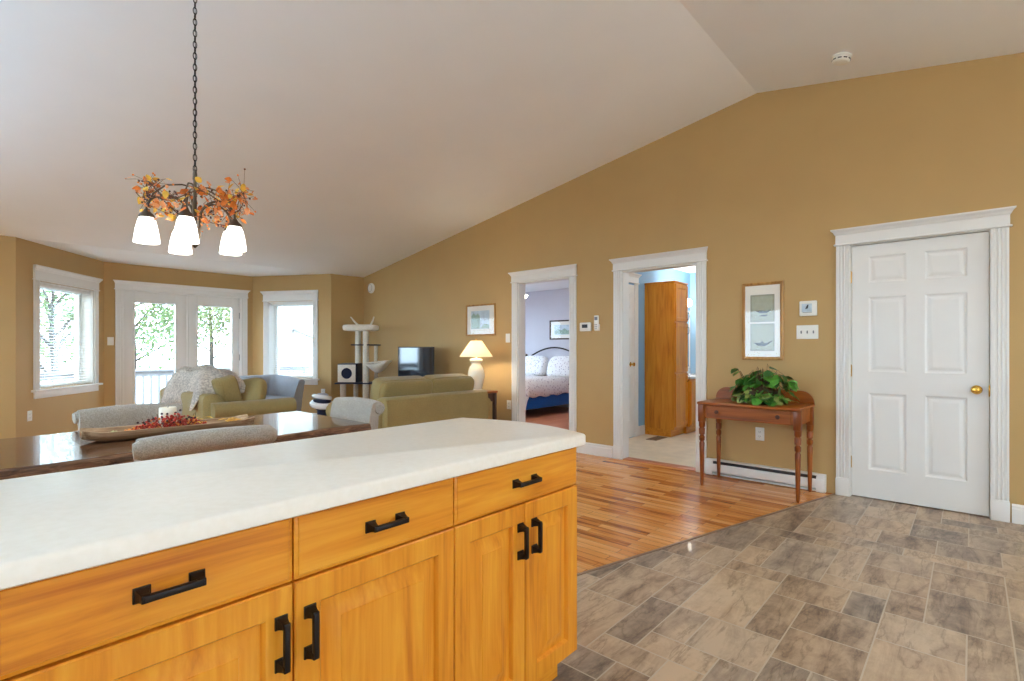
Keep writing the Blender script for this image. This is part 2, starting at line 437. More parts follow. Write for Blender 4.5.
def cut(co, no):
    bmesh.ops.bisect_plane(bm, geom=bm.verts[:]+bm.edges[:]+bm.faces[:], plane_co=co, plane_no=no, clear_outer=True)
cut((XR+.07, 0, 0), (1, 0, 0)); cut((XL, 0, 0), (-1, 0, 0))
cut((2.281, 1.552, 0), (.267, 1, 0))
cut((0, seam(0), 0), (0, 1, 0))
m_ = MB(); m_.bm.free(); m_.bm = bm
struct('floor_tile', m_, M['tile'])
mb = MB()
d = Vector((1, -.267)).normalized(); nrm = Vector((.267, 1)).normalized()
a, b = Vector((1.5, seam(1.5))), Vector((XR, seam(XR)))
mb.prism([tuple(a-nrm*.006), tuple(b-nrm*.006), tuple(b+nrm*.012), tuple(a+nrm*.012)], -.01, .003, 'z'); struct('trim_1', mb, plain('brown_transition_strip', srgb(132, 104, 80), .5))

# ceilings
mb = MB()
for y0, y1 in ((RIDGE_Y, YB), (YK, RIDGE_Y)):
    mb.prism([(y0, roof(y0)), (y1, roof(y1)), (y1, roof(y1)+.15), (y0, roof(y0)+.15)], XL-.3, XR+.12, 'x')
struct('ceiling', mb, M['ceil'])
mb = MB(); mb.box(.3, 4.7, YB-.001, YBAY+.4, ZE, ZE+.15); struct('ceiling_bay', mb, M['ceil'])

# right wall: pieces between the openings, gable top
D1, D2, D3 = (3.51, 4.32), (2.0, 2.83), (-.1, .742)      # openings along Y: bedroom, bathroom, closed door
DH = 2.04
def wallpoly(y0, y1, z0):
    p = [(y0, z0), (y1, z0), (y1, roof(y1)+.05)]
    if y0 < RIDGE_Y < y1: p.append((RIDGE_Y, RIDGE_Z+.05))
    return p+[(y0, roof(y0)+.05)]
mb = MB()
ys = [YK-.2, D3[0], D3[1], D2[0], D2[1], D1[0], D1[1], YB+TH]
for k in range(7):
    mb.prism(wallpoly(ys[k], ys[k+1], 0 if k % 2 == 0 else DH), XR, XR+.12, 'x')
mb.box(XR+.075, XR+.12, D3[0], D3[1], 0, DH)
struct('wall_right', mb, M['tan'])

def wall_run(name, P, Q, mat, opening=None, z1=ZE+.05, th=TH, ext=(0, 0)):
    """wall from P to Q seen from the room, thickness outward (left of P->Q); opening (t0, t1, z0, z1)"""
    P, Q = Vector(P), Vector(Q); L = (Q-P).length; rz = math.atan2(Q.y-P.y, Q.x-P.x)
    mb = MB(); mb.M = Matrix.Translation((P.x, P.y, 0)) @ Matrix.Rotation(rz, 4, 'Z')
    e0, e1 = -ext[0], L+ext[1]
    if opening:
        t0, t1, a, b = opening
        mb.box(e0, t0, 0, th, -.1, z1); mb.box(t1, e1, 0, th, -.1, z1); mb.box(t0, t1, 0, th, b, z1)
        if a > 0: mb.box(t0, t1, 0, th, -.1, a)
        else: mb.box(t0, t1, 0, th, -.1, -.001)
    else: mb.box(e0, e1, 0, th, -.1, z1)
    return struct(name, mb, mat)
LW = (.35, 1.40, .72, 1.99)      # left bay window opening along its wall
RW = (.31, 1.165, .70, 1.99)
FD = (.22, 1.84, 0, 2.06)
wall_run('wall_back_left', (XL, YB), B1, M['tan'], ext=(.2, 0))
wall_run('wall_back_right', C2, (XR, YB), M['tan'], ext=(0, .1))
wall_run('wall_bay_left', B1, B2, M['tan'], LW, ext=(0, .1))
wall_run('wall_bay_back', B2, C1, M['tan'], FD, ext=(.13, .13))
wall_run('wall_bay_right', C1, C2, M['tan'], RW, ext=(.1, 0))
# kitchen end behind the camera: rear wall and left wall with unseen windows added for fill light
mb = MB()
mb.box(XL-.2, 0, YK-.2, YK, -.1, 2.6); mb.box(3.6, XR+.12, YK-.2, YK, -.1, 2.6); mb.box(0, 3.6, YK-.2, YK, -.1, .95); mb.box(0, 3.6, YK-.2, YK, 2.1, 2.6)
struct('wall_rear', mb, M['tan'])
mb = MB()
Wl = [(-3.4, -1.2), (3.0, 6.4)]
yy = [YK, Wl[0][0], Wl[0][1], Wl[1][0], Wl[1][1], YB]
for k in range(5):
    if k % 2 == 0: mb.prism(wallpoly(yy[k], yy[k+1], -.1), XL-.2, XL, 'x')
    else:
        mb.prism(wallpoly(yy[k], yy[k+1], 2.1), XL-.2, XL, 'x'); mb.box(XL-.2, XL, yy[k], yy[k+1], -.1, .95)
struct('wall_left', mb, M['tan'])
def fill_window(name, loc, rz, w):
    r = structroot(name, loc, rz)
    mb = MB(); h = 1.15
    for x0, x1, z0, z1 in ((-w/2, w/2, 0, .06), (-w/2, w/2, h-.06, h), (-w/2, -w/2+.06, .06, h-.06), (w/2-.06, w/2, .06, h-.06), (-.03, .03, .06, h-.06)):
        mb.box(x0, x1, .05, .12, z0, z1, .004)
    obj('window_frame', mb, M['white'], r)
    mb = MB(); mb.box(-w/2+.03, w/2-.03, .08, .086, .03, h-.03); obj('pane', mb, M['glass'], r, smooth=False)
    mb = MB()
    for x0, x1, z0, z1 in ((-w/2-.09, -w/2, 0, h), (w/2, w/2+.09, 0, h), (-w/2-.11, w/2+.11, h, h+.12), (-w/2-.11, w/2+.11, -.1, 0)):
        mb.box(x0, x1, -.02, 0, z0, z1, .004)
    obj('casing', mb, M['white'], r)
fill_window('window_3', (1.8, YK, .95), PI, 3.6)
fill_window('window_4', (XL, -2.3, .95), PI/2, 2.2)
fill_window('window_5', (XL, 4.7, .95), PI/2, 3.4)

# baseboards
BBP = [(0, 0), (-.016, 0), (-.016, .095), (-.012, .105), (-.013, .118), (-.006, .13), (0, .13)]
def baseboard(name, P, Q, mat='white'):
    P, Q = Vector(P), Vector(Q); L = (Q-P).length; rz = math.atan2(Q.y-P.y, Q.x-P.x)
    mb = MB(); mb.M = Matrix.Translation((P.x, P.y, 0)) @ Matrix.Rotation(rz, 4, 'Z')
    mb.prism(BBP, 0, L, 'x'); struct(name, mb, M[mat])
baseboard('baseboard_right', (XR, YB), (XR, 4.425)); baseboard('baseboard_right', (XR, 3.405), (XR, 2.935))
baseboard('baseboard_right', (XR, -.205), (XR, YK))
baseboard('baseboard_back', (XL, YB), B1); baseboard('baseboard_back', C2, (XR, YB))
baseboard('baseboard_bay', B1, B2); baseboard('baseboard_bay', B2, B2+Vector((.1, 0))); baseboard('baseboard_bay', C1-Vector((.08, 0)), C1); baseboard('baseboard_bay', C1, C2)

# ---- casings -------------------------------------------------------------
def flute_profile(w=.092):
    p = [(0, 0), (0, -.018)]
    for c in (.26, .5, .74):
        p += [(w*c-.010, -.018), (w*c-.006, -.011), (w*c+.006, -.011), (w*c+.010, -.018)]
    return p+[(w, -.018), (w, 0)]
def casing_set(root, x0, x1, h, plinth=True, ow=.092, z0=0):
    """fluted side casings, plinths and a corniced head around opening x0..x1 of height h, facing -Y"""
    for sx in (x0-ow, x1):
        mb = MB(); mb.M = Matrix.Translation((sx, 0, 0))
        mb.prism(flute_profile(ow), z0+(.14 if plinth else 0), h, 'z')
        c = obj('side_casing', mb, M['white'], root, smooth=False)
        if plinth:
            mb = MB(); mb.box(sx-.004, sx+ow+.004, -.024, 0, z0, z0+.135, .003); mb.box(sx-.002, sx+ow+.002, -.022, 0, z0+.13, z0+.145, .004)
            obj('plinth_block', mb, M['white'], root)
    mb = MB(); a, b = x0-ow-.004, x1+ow+.004
    mb.box(a-.012, b+.012, -.030, 0, h, h+.014, .005)
    mb.box(a, b, -.022, 0, h+.014, h+.085)
    prof = [(0, .085), (-.024, .085), (-.030, .092), (-.034, .104), (-.048, .118), (-.052, .122), (-.052, .132), (0, .132)]
    L = []
    for y, z in prof:
        e = -y-.022
        L.append([mb.v((a-max(e, 0), y, h+z)), mb.v((b+max(e, 0), y, h+z))])
    for A, B in zip(L, L[1:]): mb.f([A[0], A[1], B[1], B[0]])
    mb.f([l[0] for l in L]); mb.f([l[1] for l in L][::-1]); mb.f([L[0][0], L[-1][0], L[-1][1], L[0][1]])
    obj('head_casing', mb, M['white'], root, smooth=False)
def jamb(root, x0, x1, h, d, sill=False):
    mb = MB()
    mb.box(x0, x0+.014, -.001, d, 0, h); mb.box(x1-.014, x1, -.001, d, 0, h); mb.box(x0, x1, -.001, d, h-.014, h)
    obj('jamb', mb, M['white'], root, smooth=False)
def door_root(name, yc): return structroot(name, (XR, yc, 0), -PI/2)   # local +x is -Y, local -y faces the room

r = door_root('door_1', sum(D1)/2); w = (D1[1]-D1[0])/2
casing_set(r, -w, w, DH); jamb(r, -w, w, DH, .13)
r = door_root('door_2', sum(D2)/2); w = (D2[1]-D2[0])/2
casing_set(r, -w, w, DH); jamb(r, -w, w, DH, .13)
mb = MB(); mb.box(-w, w, .0, .13, 0, .008, .003); obj('threshold', mb, M['bedfloor'], r)

def six_panel(w, h, t=.035, y=0):
    mb = MB(); st, mid = .115, .11
    xs = [0, st, w/2-mid/2, w/2+mid/2, w-st, w]
    zs = [0, .225, .835, 1.005, 1.60, 1.715, 1.925, h]
    for i in range(5):
        for j in range(7):
            if i in (1, 3) and j in (1, 3, 5):
                mb.rings(xs[i], xs[i+1], zs[j], zs[j+1], y, [(0, 0), (.012, .008), (.022, .010), (.045, .002), (.05, .002)])
            else: mb.quad((xs[i], y, zs[j]), (xs[i+1], y, zs[j]), (xs[i+1], y, zs[j+1]), (xs[i], y, zs[j+1]))
    mb.quad((0, y+t, 0), (0, y+t, h), (w, y+t, h), (w, y+t, 0))
    mb.quad((0, y, 0), (0, y, h), (0, y+t, h), (0, y+t, 0)); mb.quad((w, y, 0), (w, y+t, 0), (w, y+t, h), (w, y, h))
    mb.quad((0, y, 0), (0, y+t, 0), (w, y+t, 0), (w, y, 0)); mb.quad((0, y, h), (w, y, h), (w, y+t, h), (0, y+t, h))
    return mb
r = door_root('door_3', sum(D3)/2); w = (D3[1]-D3[0])/2
casing_set(r, -w, w, DH)
mb = MB(); mb.box(-w, -w+.007, .0, .075, 0, DH); mb.box(w-.007, w, .0, .075, 0, DH); mb.box(-w, w, .0, .075, DH-.006, DH); obj('jamb', mb, M['white'], r, smooth=False)
mb = six_panel(2*w-.02, 2.02, .035, 0); mb_o = obj('door_slab', mb, M['white'], r, weld=True, ang=20, loc=(-w+.01, .022, .009))
mb = MB(); mb.M = Matrix.Translation((2*w-.02-.065, 0, .895)) @ Matrix.Rotation(PI/2, 4, 'X')
mb.lathe([(.0, 0), (.031, 0), (.032, .004), (.026, .009), (.011, .012), (.010, .028), (.020, .034), (.028, .044), (.029, .055), (.022, .066), (.008, .071), (.0, .071)], 24, cap=False)
obj('door_knob', mb, M['brass'], mb_o, weld=True)
for z in (.28, 1.02, 1.78):
    mb = MB(); mb.tube([(-w+.006, .018, z-.045), (-w+.006, .018, z+.045)], .007, 8); mb.tube([(-w+.006, .018, z-.052), (-w+.006, .018, z+.052)], .004, 8)
    obj('hinge', mb, M['brass'], r)
mb = MB(); mb.box(w-.012, w-.004, -.001, .012, .86, .94, .002); obj('strike_plate', mb, M['brass'], r)

# ---- French doors (door_4) ------------------------------------------------
r = structroot('door_4', (B2.x, YBAY, 0)); x0, x1 = FD[0], FD[1]
casing_set(r, x0, x1, FD[3]-.01, plinth=False)
jamb(r, x0, x1, FD[3], .18)
mb = MB(); mb.box(x0, x1, 0, .18, 0, .03, .004); obj('threshold', mb, M['chrome'], r)
def french(px0, px1, gx0, gx1, nm):
    mb = MB(); y0, y1 = .05, .095; z0, z1, ga, gb = .03, 2.047, .26, 1.88
    mb.box(px0, gx0, y0, y1, z0, z1, .003); mb.box(gx1, px1, y0, y1, z0, z1, .003); mb.box(gx0, gx1, y0, y1, z0, ga); mb.box(gx0, gx1, y0, y1, gb, z1)
    mb.rings(gx0-.03, gx1+.03, ga-.03, gb+.03, y0-.012, [(0, .014), (.004, 0), (.026, 0), (.03, .014)])
    bmesh.ops.delete(mb.bm, geom=[mb.bm.faces[:][-1]], context='FACES_ONLY')
    o = obj('door_leaf', mb, M['white'], r)
    mb = MB(); mb.box(gx0-.005, gx1+.005, .07, .076, ga-.005, gb+.005); obj('pane', mb, M['glass'], o, smooth=False)
    return o
bx = B2.x
a_ = french(x0+.016, 1.052, 1.966-bx, 2.475-bx, 'l'); b_ = french(1.058, x1-.016, 2.795-bx, 3.295-bx, 'r')
mb = MB(); mb.box(1.045, 1.075, .035, .05, .03, 2.03, .004); obj('astragal', mb, M['white'], r)
for z in (.35, 1.05, 1.75):
    mb = MB(); mb.tube([(x1-.014, .04, z-.05), (x1-.014, .04, z+.05)], .008, 8); obj('hinge', mb, M['greyp'], r)

# ---- bay windows ------------------------------------------------------------
def bay_window(name, P, Q, op, label, group='white blinds in the bay'):
    P, Q = Vector(P), Vector(Q); rz = math.atan2(Q.y-P.y, Q.x-P.x)
    r = structroot(name, (P.x, P.y, 0), rz); t0, t1, z0, z1 = op; D = .2
    ow = .085
    for sx in (t0-ow, t1):
        mb = MB(); mb.M = Matrix.Translation((sx, 0, 0)); mb.prism(flute_profile(ow), z0-.001, z1+.005, 'z'); obj('side_casing', mb, M['white'], r, smooth=False)
    root2 = r
    # head reused from the door casings
    n0 = set(r.children)
    mbx = MB(); a, b, h = t0-ow-.004, t1+ow+.004, z1+.005
    mbx.box(a-.012, b+.012, -.030, 0, h, h+.014, .005); mbx.box(a, b, -.022, 0, h+.014, h+.115)
    L = []
    for y, z in [(0, .115), (-.024, .115), (-.030, .122), (-.034, .134), (-.048, .150), (-.052, .156), (-.052, .172), (0, .172)]:
        e = max(-y-.022, 0); L.append([mbx.v((a-e, y, h+z)), mbx.v((b+e, y, h+z))])
    for A, B in zip(L, L[1:]): mbx.f([A[0], A[1], B[1], B[0]])
    mbx.f([l[0] for l in L]); mbx.f([l[1] for l in L][::-1]); mbx.f([L[0][0], L[-1][0], L[-1][1], L[0][1]])
    obj('head_casing', mbx, M['white'], r, smooth=False)
    mb = MB(); mb.box(t0-ow-.035, t1+ow+.035, -.055, D, z0-.025, z0, .006); obj('window_sill', mb, M['white'], r)
    mb = MB(); mb.box(t0-ow, t1+ow, -.018, 0, z0-.105, z0-.025, .004); obj('apron', mb, M['white'], r)
    mb = MB(); mb.box(t0, t0+.012, -.001, D, z0, z1); mb.box(t1-.012, t1, -.001, D, z0, z1); mb.box(t0, t1, -.001, D, z1-.012, z1); obj('jamb', mb, M['white'], r, smooth=False)
    mb = MB()
    f = .05
    for xa, xb, za, zb in ((t0+.012, t1-.012, z0, z0+f), (t0+.012, t1-.012, z1-.012-f, z1-.012), (t0+.012, t0+.012+f, z0+f, z1-.012-f), (t1-.012-f, t1-.012, z0+f, z1-.012-f)):
        mb.box(xa, xb, D-.06, D, za, zb, .004)
    s_ = obj('sash', mb, M['white'], r)
    mb = MB(); mb.box(t0+.05, t1-.05, D-.03, D-.024, z0+.04, z1-.05); obj('pane', mb, M['glass'], s_, smooth=False)
    mb = MB(); xm = (t0+t1)/2; mb.box(xm-.06, xm-.01, D-.085, D-.06, z0+.012, z0+.03, .004); mb.tube([(xm-.03, D-.08, z0+.03), (xm+.03, D-.1, z0+.05)], .006, 6); obj('crank_handle', mb, M['white'], s_)
    # blind: slats tilted open
    bl = thing('window_blind', label, 'blind', (P.x, P.y, 0), rz, group)
    mb = MB(); mb.box(t0+.016, t1-.016, .03, .075, z1-.055, z1-.013, .004); obj('head_rail', mb, M['white'], bl)
    mb = MB(); n = 34
    for k in range(n):
        z = z0+.05+(z1-.075-z0-.05)*k/(n-1)
        mb.M = Matrix.Translation((0, .052, z)) @ Matrix.Rotation(math.radians(7), 4, 'X')
        mb.box(t0+.02, t1-.02, -.019, .019, -.0009, .0009)
    obj('slats', mb, M['white'], bl, smooth=False)
    mb = MB(); mb.box(t0+.018, t1-.018, .034, .07, z0+.012, z0+.03, .004); obj('bottom_rail', mb, M['white'], bl)
    for x in (t0+.16, t1-.16):
        mb = MB(); mb.tube([(x, .034, z0+.02), (x, .034, z1-.03)], .0009, 4); obj('ladder_cord', mb, M['plastic'], bl)
    mb = MB(); mb.tube([(t0+.06, .028, z1-.06), (t0+.06, .024, z1-.75)], .004, 6); obj('tilt_wand', mb, M['plastic'], bl)
bay_window('window_1', B1, B2, LW, 'white slatted blind in the window left of the French doors')
bay_window('window_2', C1, C2, RW, 'white slatted blind in the window right of the French doors')

# ------------------------------------------------------------------ bedroom and bathroom beyond the openings
XB = XR+.12
mb = MB(); mb.box(XR+.001, 8.75, 3.46, 8.3, -.1, -.002); struct('floor_bedroom', mb, M['bedfloor'])
mb = MB(); mb.box(XB-.01, 8.75, 3.46, 8.3, ZE, ZE+.1); struct('ceiling_bedroom', mb, M['ceil'])
mb = MB(); mb.box(8.6, 8.75, 3.4, 8.4, -.1, ZE+.05); struct('wall_bedroom_far', mb, M['lav'])
wall_run('wall_bedroom_window', (XB, 8.2), (8.6, 8.2), M['lav'], (.7, 2.7, .8, 2.1))  # unseen opening added to let sky light into the bedroom
mb = MB(); mb.box(XB, 8.6, 3.465, 3.50, -.1, ZE+.05); struct('wall_bedroom_side', mb, M['lav'])
mb = MB(); mb.box(XB, XB+.01, 4.33, 8.25, 0, ZE); struct('wall_bedroom_near', mb, M['lav'])
mb = MB(); mb.box(8.584, 8.6, 3.5, 8.2, 0, .12, .003); struct('baseboard_bedroom', mb, M['white'])
mb = MB(); mb.box(XR+.001, 8.35, .9, 3.45, -.1, -.002); struct('floor_bathroom', mb, M['bathfloor'])
mb = MB(); mb.box(XB-.01, 8.35, .9, 3.46, ZE, ZE+.1); struct('ceiling_bathroom', mb, M['ceil'])
mb = MB(); mb.box(XB, 8.35, 3.43, 3.465, -.1, ZE+.05); struct('wall_bathroom_left', mb, M['blue'])
mb = MB(); mb.box(8.2, 8.35, .9, 3.43, -.1, ZE+.05); struct('wall_bathroom_far', mb, M['blue'])
mb = MB(); mb.box(XB, 8.35, .8, .9, -.1, ZE+.05); struct('wall_bathroom_right', mb, M['blue'])
mb = MB(); mb.box(XB, XB+.008, .9, 1.9, 0, ZE); struct('wall_bathroom_near', mb, M['blue'])
mb = MB(); mb.box(6.45, 6.62, 3.414, 3.43, 0, .13, .003); struct('baseboard_bathroom', mb, M['white'])
# inner bathroom door in the left wall
r = structroot('door_5', (5.93, 3.43, 0), 0)
casing_set(r, -.38, .40, 2.08)
mb = six_panel(.77, 2.05, .012); o = obj('door_slab', mb, M['white'], r, weld=True, ang=20, loc=(-.375, -.012, .008))
mb = MB(); mb.M = Matrix.Translation((.66, 0, .98)) @ Matrix.Rotation(PI/2, 4, 'X'); mb.lathe([(.0, 0), (.03, 0), (.012, .012), (.010, .03), (.026, .042), (.026, .056), (.0, .066)], 16, cap=False)
obj('door_knob', mb, M['brass'], o, weld=True)

# ------------------------------------------------------------------ kitchen island
def pull(w, vertical=False):
    """black square-footed cabinet pull facing -Y, centred on origin"""
    mb = MB()
    if vertical: mb.M = Matrix.Rotation(PI/2, 4, 'Y')
    for sx in (-1, 1):
        c = sx*w/2
        mb.rings(c-.013, c+.013, -.013, .013, -.004, [(0, .004), (0, 0), (.002, -.001), (.006, -.016), (.006, -.018)])
    mb.box(-w/2-.004, w/2+.004, -.033, -.021, -.006, .006, .002)
    for sx in (-1, 1): mb.box(sx*w/2-.007, sx*w/2+.007, -.031, -.012, -.007, .007, .002)
    return mb
YF = 1.057; ZD0, ZD1, ZR0, ZR1 = .118, .7085, .7135, .853
ISB = 1.667
def raised_door(x0, x1, z0, z1):
    mb = MB(); y = -.021
    mb.rings(x0, x1, z0, z1, y, [(0, .021), (0, .003), (.003, 0), (.056, 0), (.060, .005), (.062, .013), (.067, .0138), (.106, .002), (.107, .0003), (.110, .0003)])
    return mb
def drawer_front(x0, x1, z0, z1):
    mb = MB(); mb.rings(x0, x1, z0, z1, -.021, [(0, .021), (0, .005), (.004, .003), (.007, .0025), (.009, 0)]); return mb
def island_cabinet(x0, x1, doors, label, end=False):
    t = thing('base_cabinet', label, 'cabinet', (x0, YF+.021, 0), 0, 'oak base cabinets of the island')
    w = x1-x0; dp = ISB-YF-.021
    mb = MB(); mb.box(.0004, w-.0004, 0, dp, .10, .853); obj('body', mb, M['oakz'], t, smooth=False)
    mb = MB(); mb.box(.0004, w-(.02 if end else .0004), .055, dp-.01, 0, .10); obj('toe_kick', mb, M['oakx'], t, smooth=False)
    dr = obj('drawer', drawer_front(.002, w-.002, ZR0, ZR1), M['oakx'], t)
    obj('handle', pull(.084 if w < .5 else .090), M['iron'], dr, loc=(w/2, -.021, .781))
    for (a, b, hx) in doors:
        d_ = obj('door', raised_door(a+.002, b-.002, ZD0, ZD1), M['oakz'], t)
        obj('handle', pull(.086, True), M['iron'], d_, loc=(hx, -.021, .596))
    return t
XE = [.053, .4995, .9485, 1.538]
island_cabinet(XE[0], XE[1], [(0, .4465, .419)], 'oak island cabinet with one drawer over a door, at the left end nearest the viewer')
island_cabinet(XE[1], XE[2], [(0, .449, .034)], 'oak island cabinet with one drawer over one wide door, in the middle of the island')
island_cabinet(XE[2], XE[3], [(0, .299, .299-.026), (.299, .5895, .299+.042)], 'oak island cabinet with one drawer over a pair of narrow doors, at the right end', end=True)
# countertop with bowed right end
out = [(-.35, 1.032), (1.545, 1.032)]
out += [(1.563, 1.040), (1.572, 1.056)]
out += [(1.572+.074*math.sin(PI*k/12), 1.056+(1.672-1.056)*k/12) for k in range(1, 12)]
out += [(1.576, 1.672), (1.570, 1.69), (1.553, 1.700), (-.35, 1.700)]
mb = MB(); n = len(out)
zs = [(.854, .004), (.857, 0), (.884, 0), (.890, .003), (.893, .009)]
cx_, cy_ = .6, 1.366
L = []
for z, ins in zs:
    ring = []
    for k in range(n):
        p, a, b = Vector(out[k]), Vector(out[k-1]), Vector(out[(k+1) % n])
        tn = (b-a).normalized(); nn = Vector((-tn.y, tn.x))
        ring.append(mb.v((p.x+nn.x*ins, p.y+nn.y*ins, z)))
    L.append(ring)
for A, B in zip(L, L[1:]):
    for k in range(n): mb.f([A[k], A[(k+1) % n], B[(k+1) % n], B[k]])
mb.f(L[0][::-1]); mb.f(L[-1])
tag(obj('countertop', mb, M['counter'], ang=50), 'cream laminate countertop with a bowed end on the oak island', 'countertop')

# ------------------------------------------------------------------ dining table
t = thing('dining_table', 'dark walnut slab dining table with live edges behind the island', 'table', (.62, 3.09, 0))
def live(seed, x0, x1, y, amp=.012, n=40):
    rr = random.Random(seed); ph = [rr.random()*6 for _ in range(4)]
    return [(x0+(x1-x0)*k/n, y+amp*(math.sin(k*.35+ph[0])+.6*math.sin(k*.8+ph[1])+.4*math.sin(k*1.9+ph[2]))) for k in range(n+1)]
TZ = .76
fr, bk = live(1, -1.1, 1.08, -.455), live(2, -1.1, 1.08, .455)
mb = MB(); mb.prism([(x, y+.006) for x, y in fr]+[(x, y-.006) for x, y in bk][::-1], TZ-.052, TZ, 'z'); obj('tabletop', mb, M['table'], t, smooth=False)
for edge, sg in ((fr, -1), (bk, 1)):
    mb = MB()
    for (xa, ya), (xb, yb) in zip(edge, edge[1:]):
        pa = [(xa, ya-sg*.006, TZ-.001), (xa, ya+sg*.004, TZ-.008), (xa, ya+sg*(.010+.003*math.sin(xa*30)), TZ-.030), (xa, ya-sg*.004, TZ-.055)]
        pb = [(xb, yb-sg*.006, TZ-.001), (xb, yb+sg*.004, TZ-.008), (xb, yb+sg*(.010+.003*math.sin(xb*30)), TZ-.030), (xb, yb-sg*.004, TZ-.055)]
        for k in range(3): mb.quad(pa[k], pb[k], pb[k+1], pa[k+1])
    obj('live_edge', mb, M['bark'], t, weld=True)
for x in (-.85, .83):
    for y in (-.3, .3):
        mb = MB(); mb.box(x-.04, x+.04, y-.04, y+.04, 0, TZ-.053, .004); obj('leg', mb, M['dkwood'], t)
mb = MB(); mb.box(-.85, .83, -.02, .02, .60, .70, .003); mb.box(-.87, -.83, -.3, .3, .60, TZ-.053); mb.box(.81, .85, -.3, .3, .60, TZ-.053); obj('apron', mb, M['dkwood'], t)

# ------------------------------------------------------------------ dining chairs (seat faces +Y)
def make_chair(label):
    t = thing('dining_chair', label, 'chair', (0, 0, 0), 0, 'grey tweed dining chairs')
    mb = MB(); mb.box(-.24, .24, -.22, .25, .37, .44, .015); mb.pillow((0, .015, .455), .25, .245, .055, .35); obj('seat', mb, M['tweed'], t)
    # back: profile swept across the width, rolled over at the top
    inn = bez((-.20, .40), (-.235, .55), (-.225, .70), (-.245, .80), 8)+[(-.252, .835), (-.266, .858), (-.288, .868)]
    outp = [(-.318, .866), (-.343, .850), (-.353, .825), (-.343, .800), (-.320, .785)]+bez((-.305, .775), (-.300, .66), (-.290, .52), (-.27, .40), 6)
    prof = inn+outp
    mb = MB(); N = 14; L = []
    for i in range(N+1):
        u = -1+2*i/N; x = .245*u
        dy = -.018*(1-u*u)                                  # slight curve across the back
        e = 1 if abs(u) < .99 else .985
        L.append([mb.v((x, y+dy, z-.012*u*u*(z > .75))) for y, z in prof])
    for A, B in zip(L, L[1:]):
        for k in range(len(prof)): mb.f([A[k], A[(k+1) % len(prof)], B[(k+1) % len(prof)], B[k]])
    mb.f(L[0][::-1]); mb.f(L[-1])
    b = obj('backrest', mb, M['tweed'], t, ang=50)
    mb = MB()
    pts = [(-.262+.262*2*i/16, -.306-.018*(1-(2*i/16-1)**2), .823-.012*(2*i/16-1)**2) for i in range(17)]
    mb.tube(pts, [.030]+[.043]*15+[.030], 16); obj('roll', mb, M['tweed'], b, ang=60)
    for sx in (-1, 1):
        mb = MB(); mb.tube([(sx*.205, .205, .375), (sx*.207, .21, .0)], [.024, .016], 8); obj('leg', mb, M['dkwood'], t)
        mb = MB(); mb.tube([(sx*.2, -.2, .375), (sx*.205, -.255, .0)], [.024, .016], 8); obj('leg', mb, M['dkwood'], t)
    return t
c1 = make_chair('grey tweed roll-back dining chair seen from behind, nearest the island'); c1.location = (.757, 2.66, 0)
c2 = copy_tree(c1); c2['label'] = 'grey tweed roll-back dining chair on the window side of the dining table'; c2.location = (.775, 3.42, 0); c2.rotation_euler = (0, 0, PI)
c3 = copy_tree(c1); c3['label'] = 'grey tweed roll-back dining chair at the end of the table by the green sofa'; c3.location = (1.60, 3.10, 0); c3.rotation_euler = (0, 0, PI/2)

# ------------------------------------------------------------------ on the table
t = thing('dough_bowl', 'long shallow wooden dough bowl on the dining table', 'bowl', (.82, 3.07, TZ), math.radians(-4))
mb = MB(); L = []
sec = [(-.105, .050), (-.085, .012), (-.06, 0), (.06, 0), (.085, .012), (.105, .050), (.092, .050), (.072, .022), (.05, .014), (-.05, .014), (-.072, .022), (-.092, .050)]
for i in range(25):
    u = -1+2*i/24; x = .37*u
    k = (1-abs(u)**6)**.5 if abs(u) < 1 else .0
    k = max(k, .12)
    rise = .055*max(0, abs(u)-.72)**1.3*2.0
    L.append([mb.v((x, y*(.55+.45*k), min(z+rise*(1-z/.05)+(.012*max(0, abs(u)-.8)/.2 if z > .04 else 0), .066))) for y, z in sec])
for A, B in zip(L, L[1:]):
    for k in range(len(sec)): mb.f([A[k], A[(k+1) % len(sec)], B[(k+1) % len(sec)], B[k]])
mb.f(L[0][::-1]); mb.f(L[-1]); obj('bowl_body', mb, M['bowlwood'], t, ang=40)
mb = MB(); mb.lathe([(0, 0), (.037, 0), (.039, .004), (.039, .118), (.036, .122), (.030, .120), (.004, .114), (0, .114)], 28, cap=False)
t = thing('pillar_candle', 'ivory pillar candle standing in the wooden dough bowl', 'candle', (.80, 3.10, TZ+.0145)); obj('wax', mb, M['wax'], t, weld=True, ang=40)
mb = MB(); mb.tube([(0, 0, .112), (.001, 0, .124), (.004, .001, .13)], .0012, 5); obj('wick', mb, M['darkp'], t)
t = thing('berry_wreath', 'bunch of red and orange berries around the candle in the bowl', 'berries', (.80, 3.07, TZ+.015))
rr = random.Random(3)
def berrycloud(n, sx, sy, sz, r):
    mb = MB()
    for _ in range(n):
        a, q = rr.random()*2*PI, rr.random()**.6
        x, y = sx*q*math.cos(a), sy*q*math.sin(a)
        z = .010+sz*rr.random()*(1-q*q)+.012
        if (x)**2+(y-.03)**2 < .046**2: y -= .07
        mb.ball((x, y, z), r*(.75+.5*rr.random()))
    return mb
obj('red_berries', berrycloud(260, .17, .075, .075, .0062), M['berry'], t)['kind'] = 'stuff'
obj('orange_berries', berrycloud(70, .19, .075, .05, .0065), M['berryo'], t)['kind'] = 'stuff'
mb = MB()
for _ in range(22):
    a = rr.random()*2*PI; q = .02+.13*rr.random(); mb.ball((q*math.cos(a), -.05+.03*math.sin(a), .05+.09*rr.random()*(1-q/.2)), .0062)
obj('dark_berries', mb, M['berryd'], t)['kind'] = 'stuff'
mb = MB()
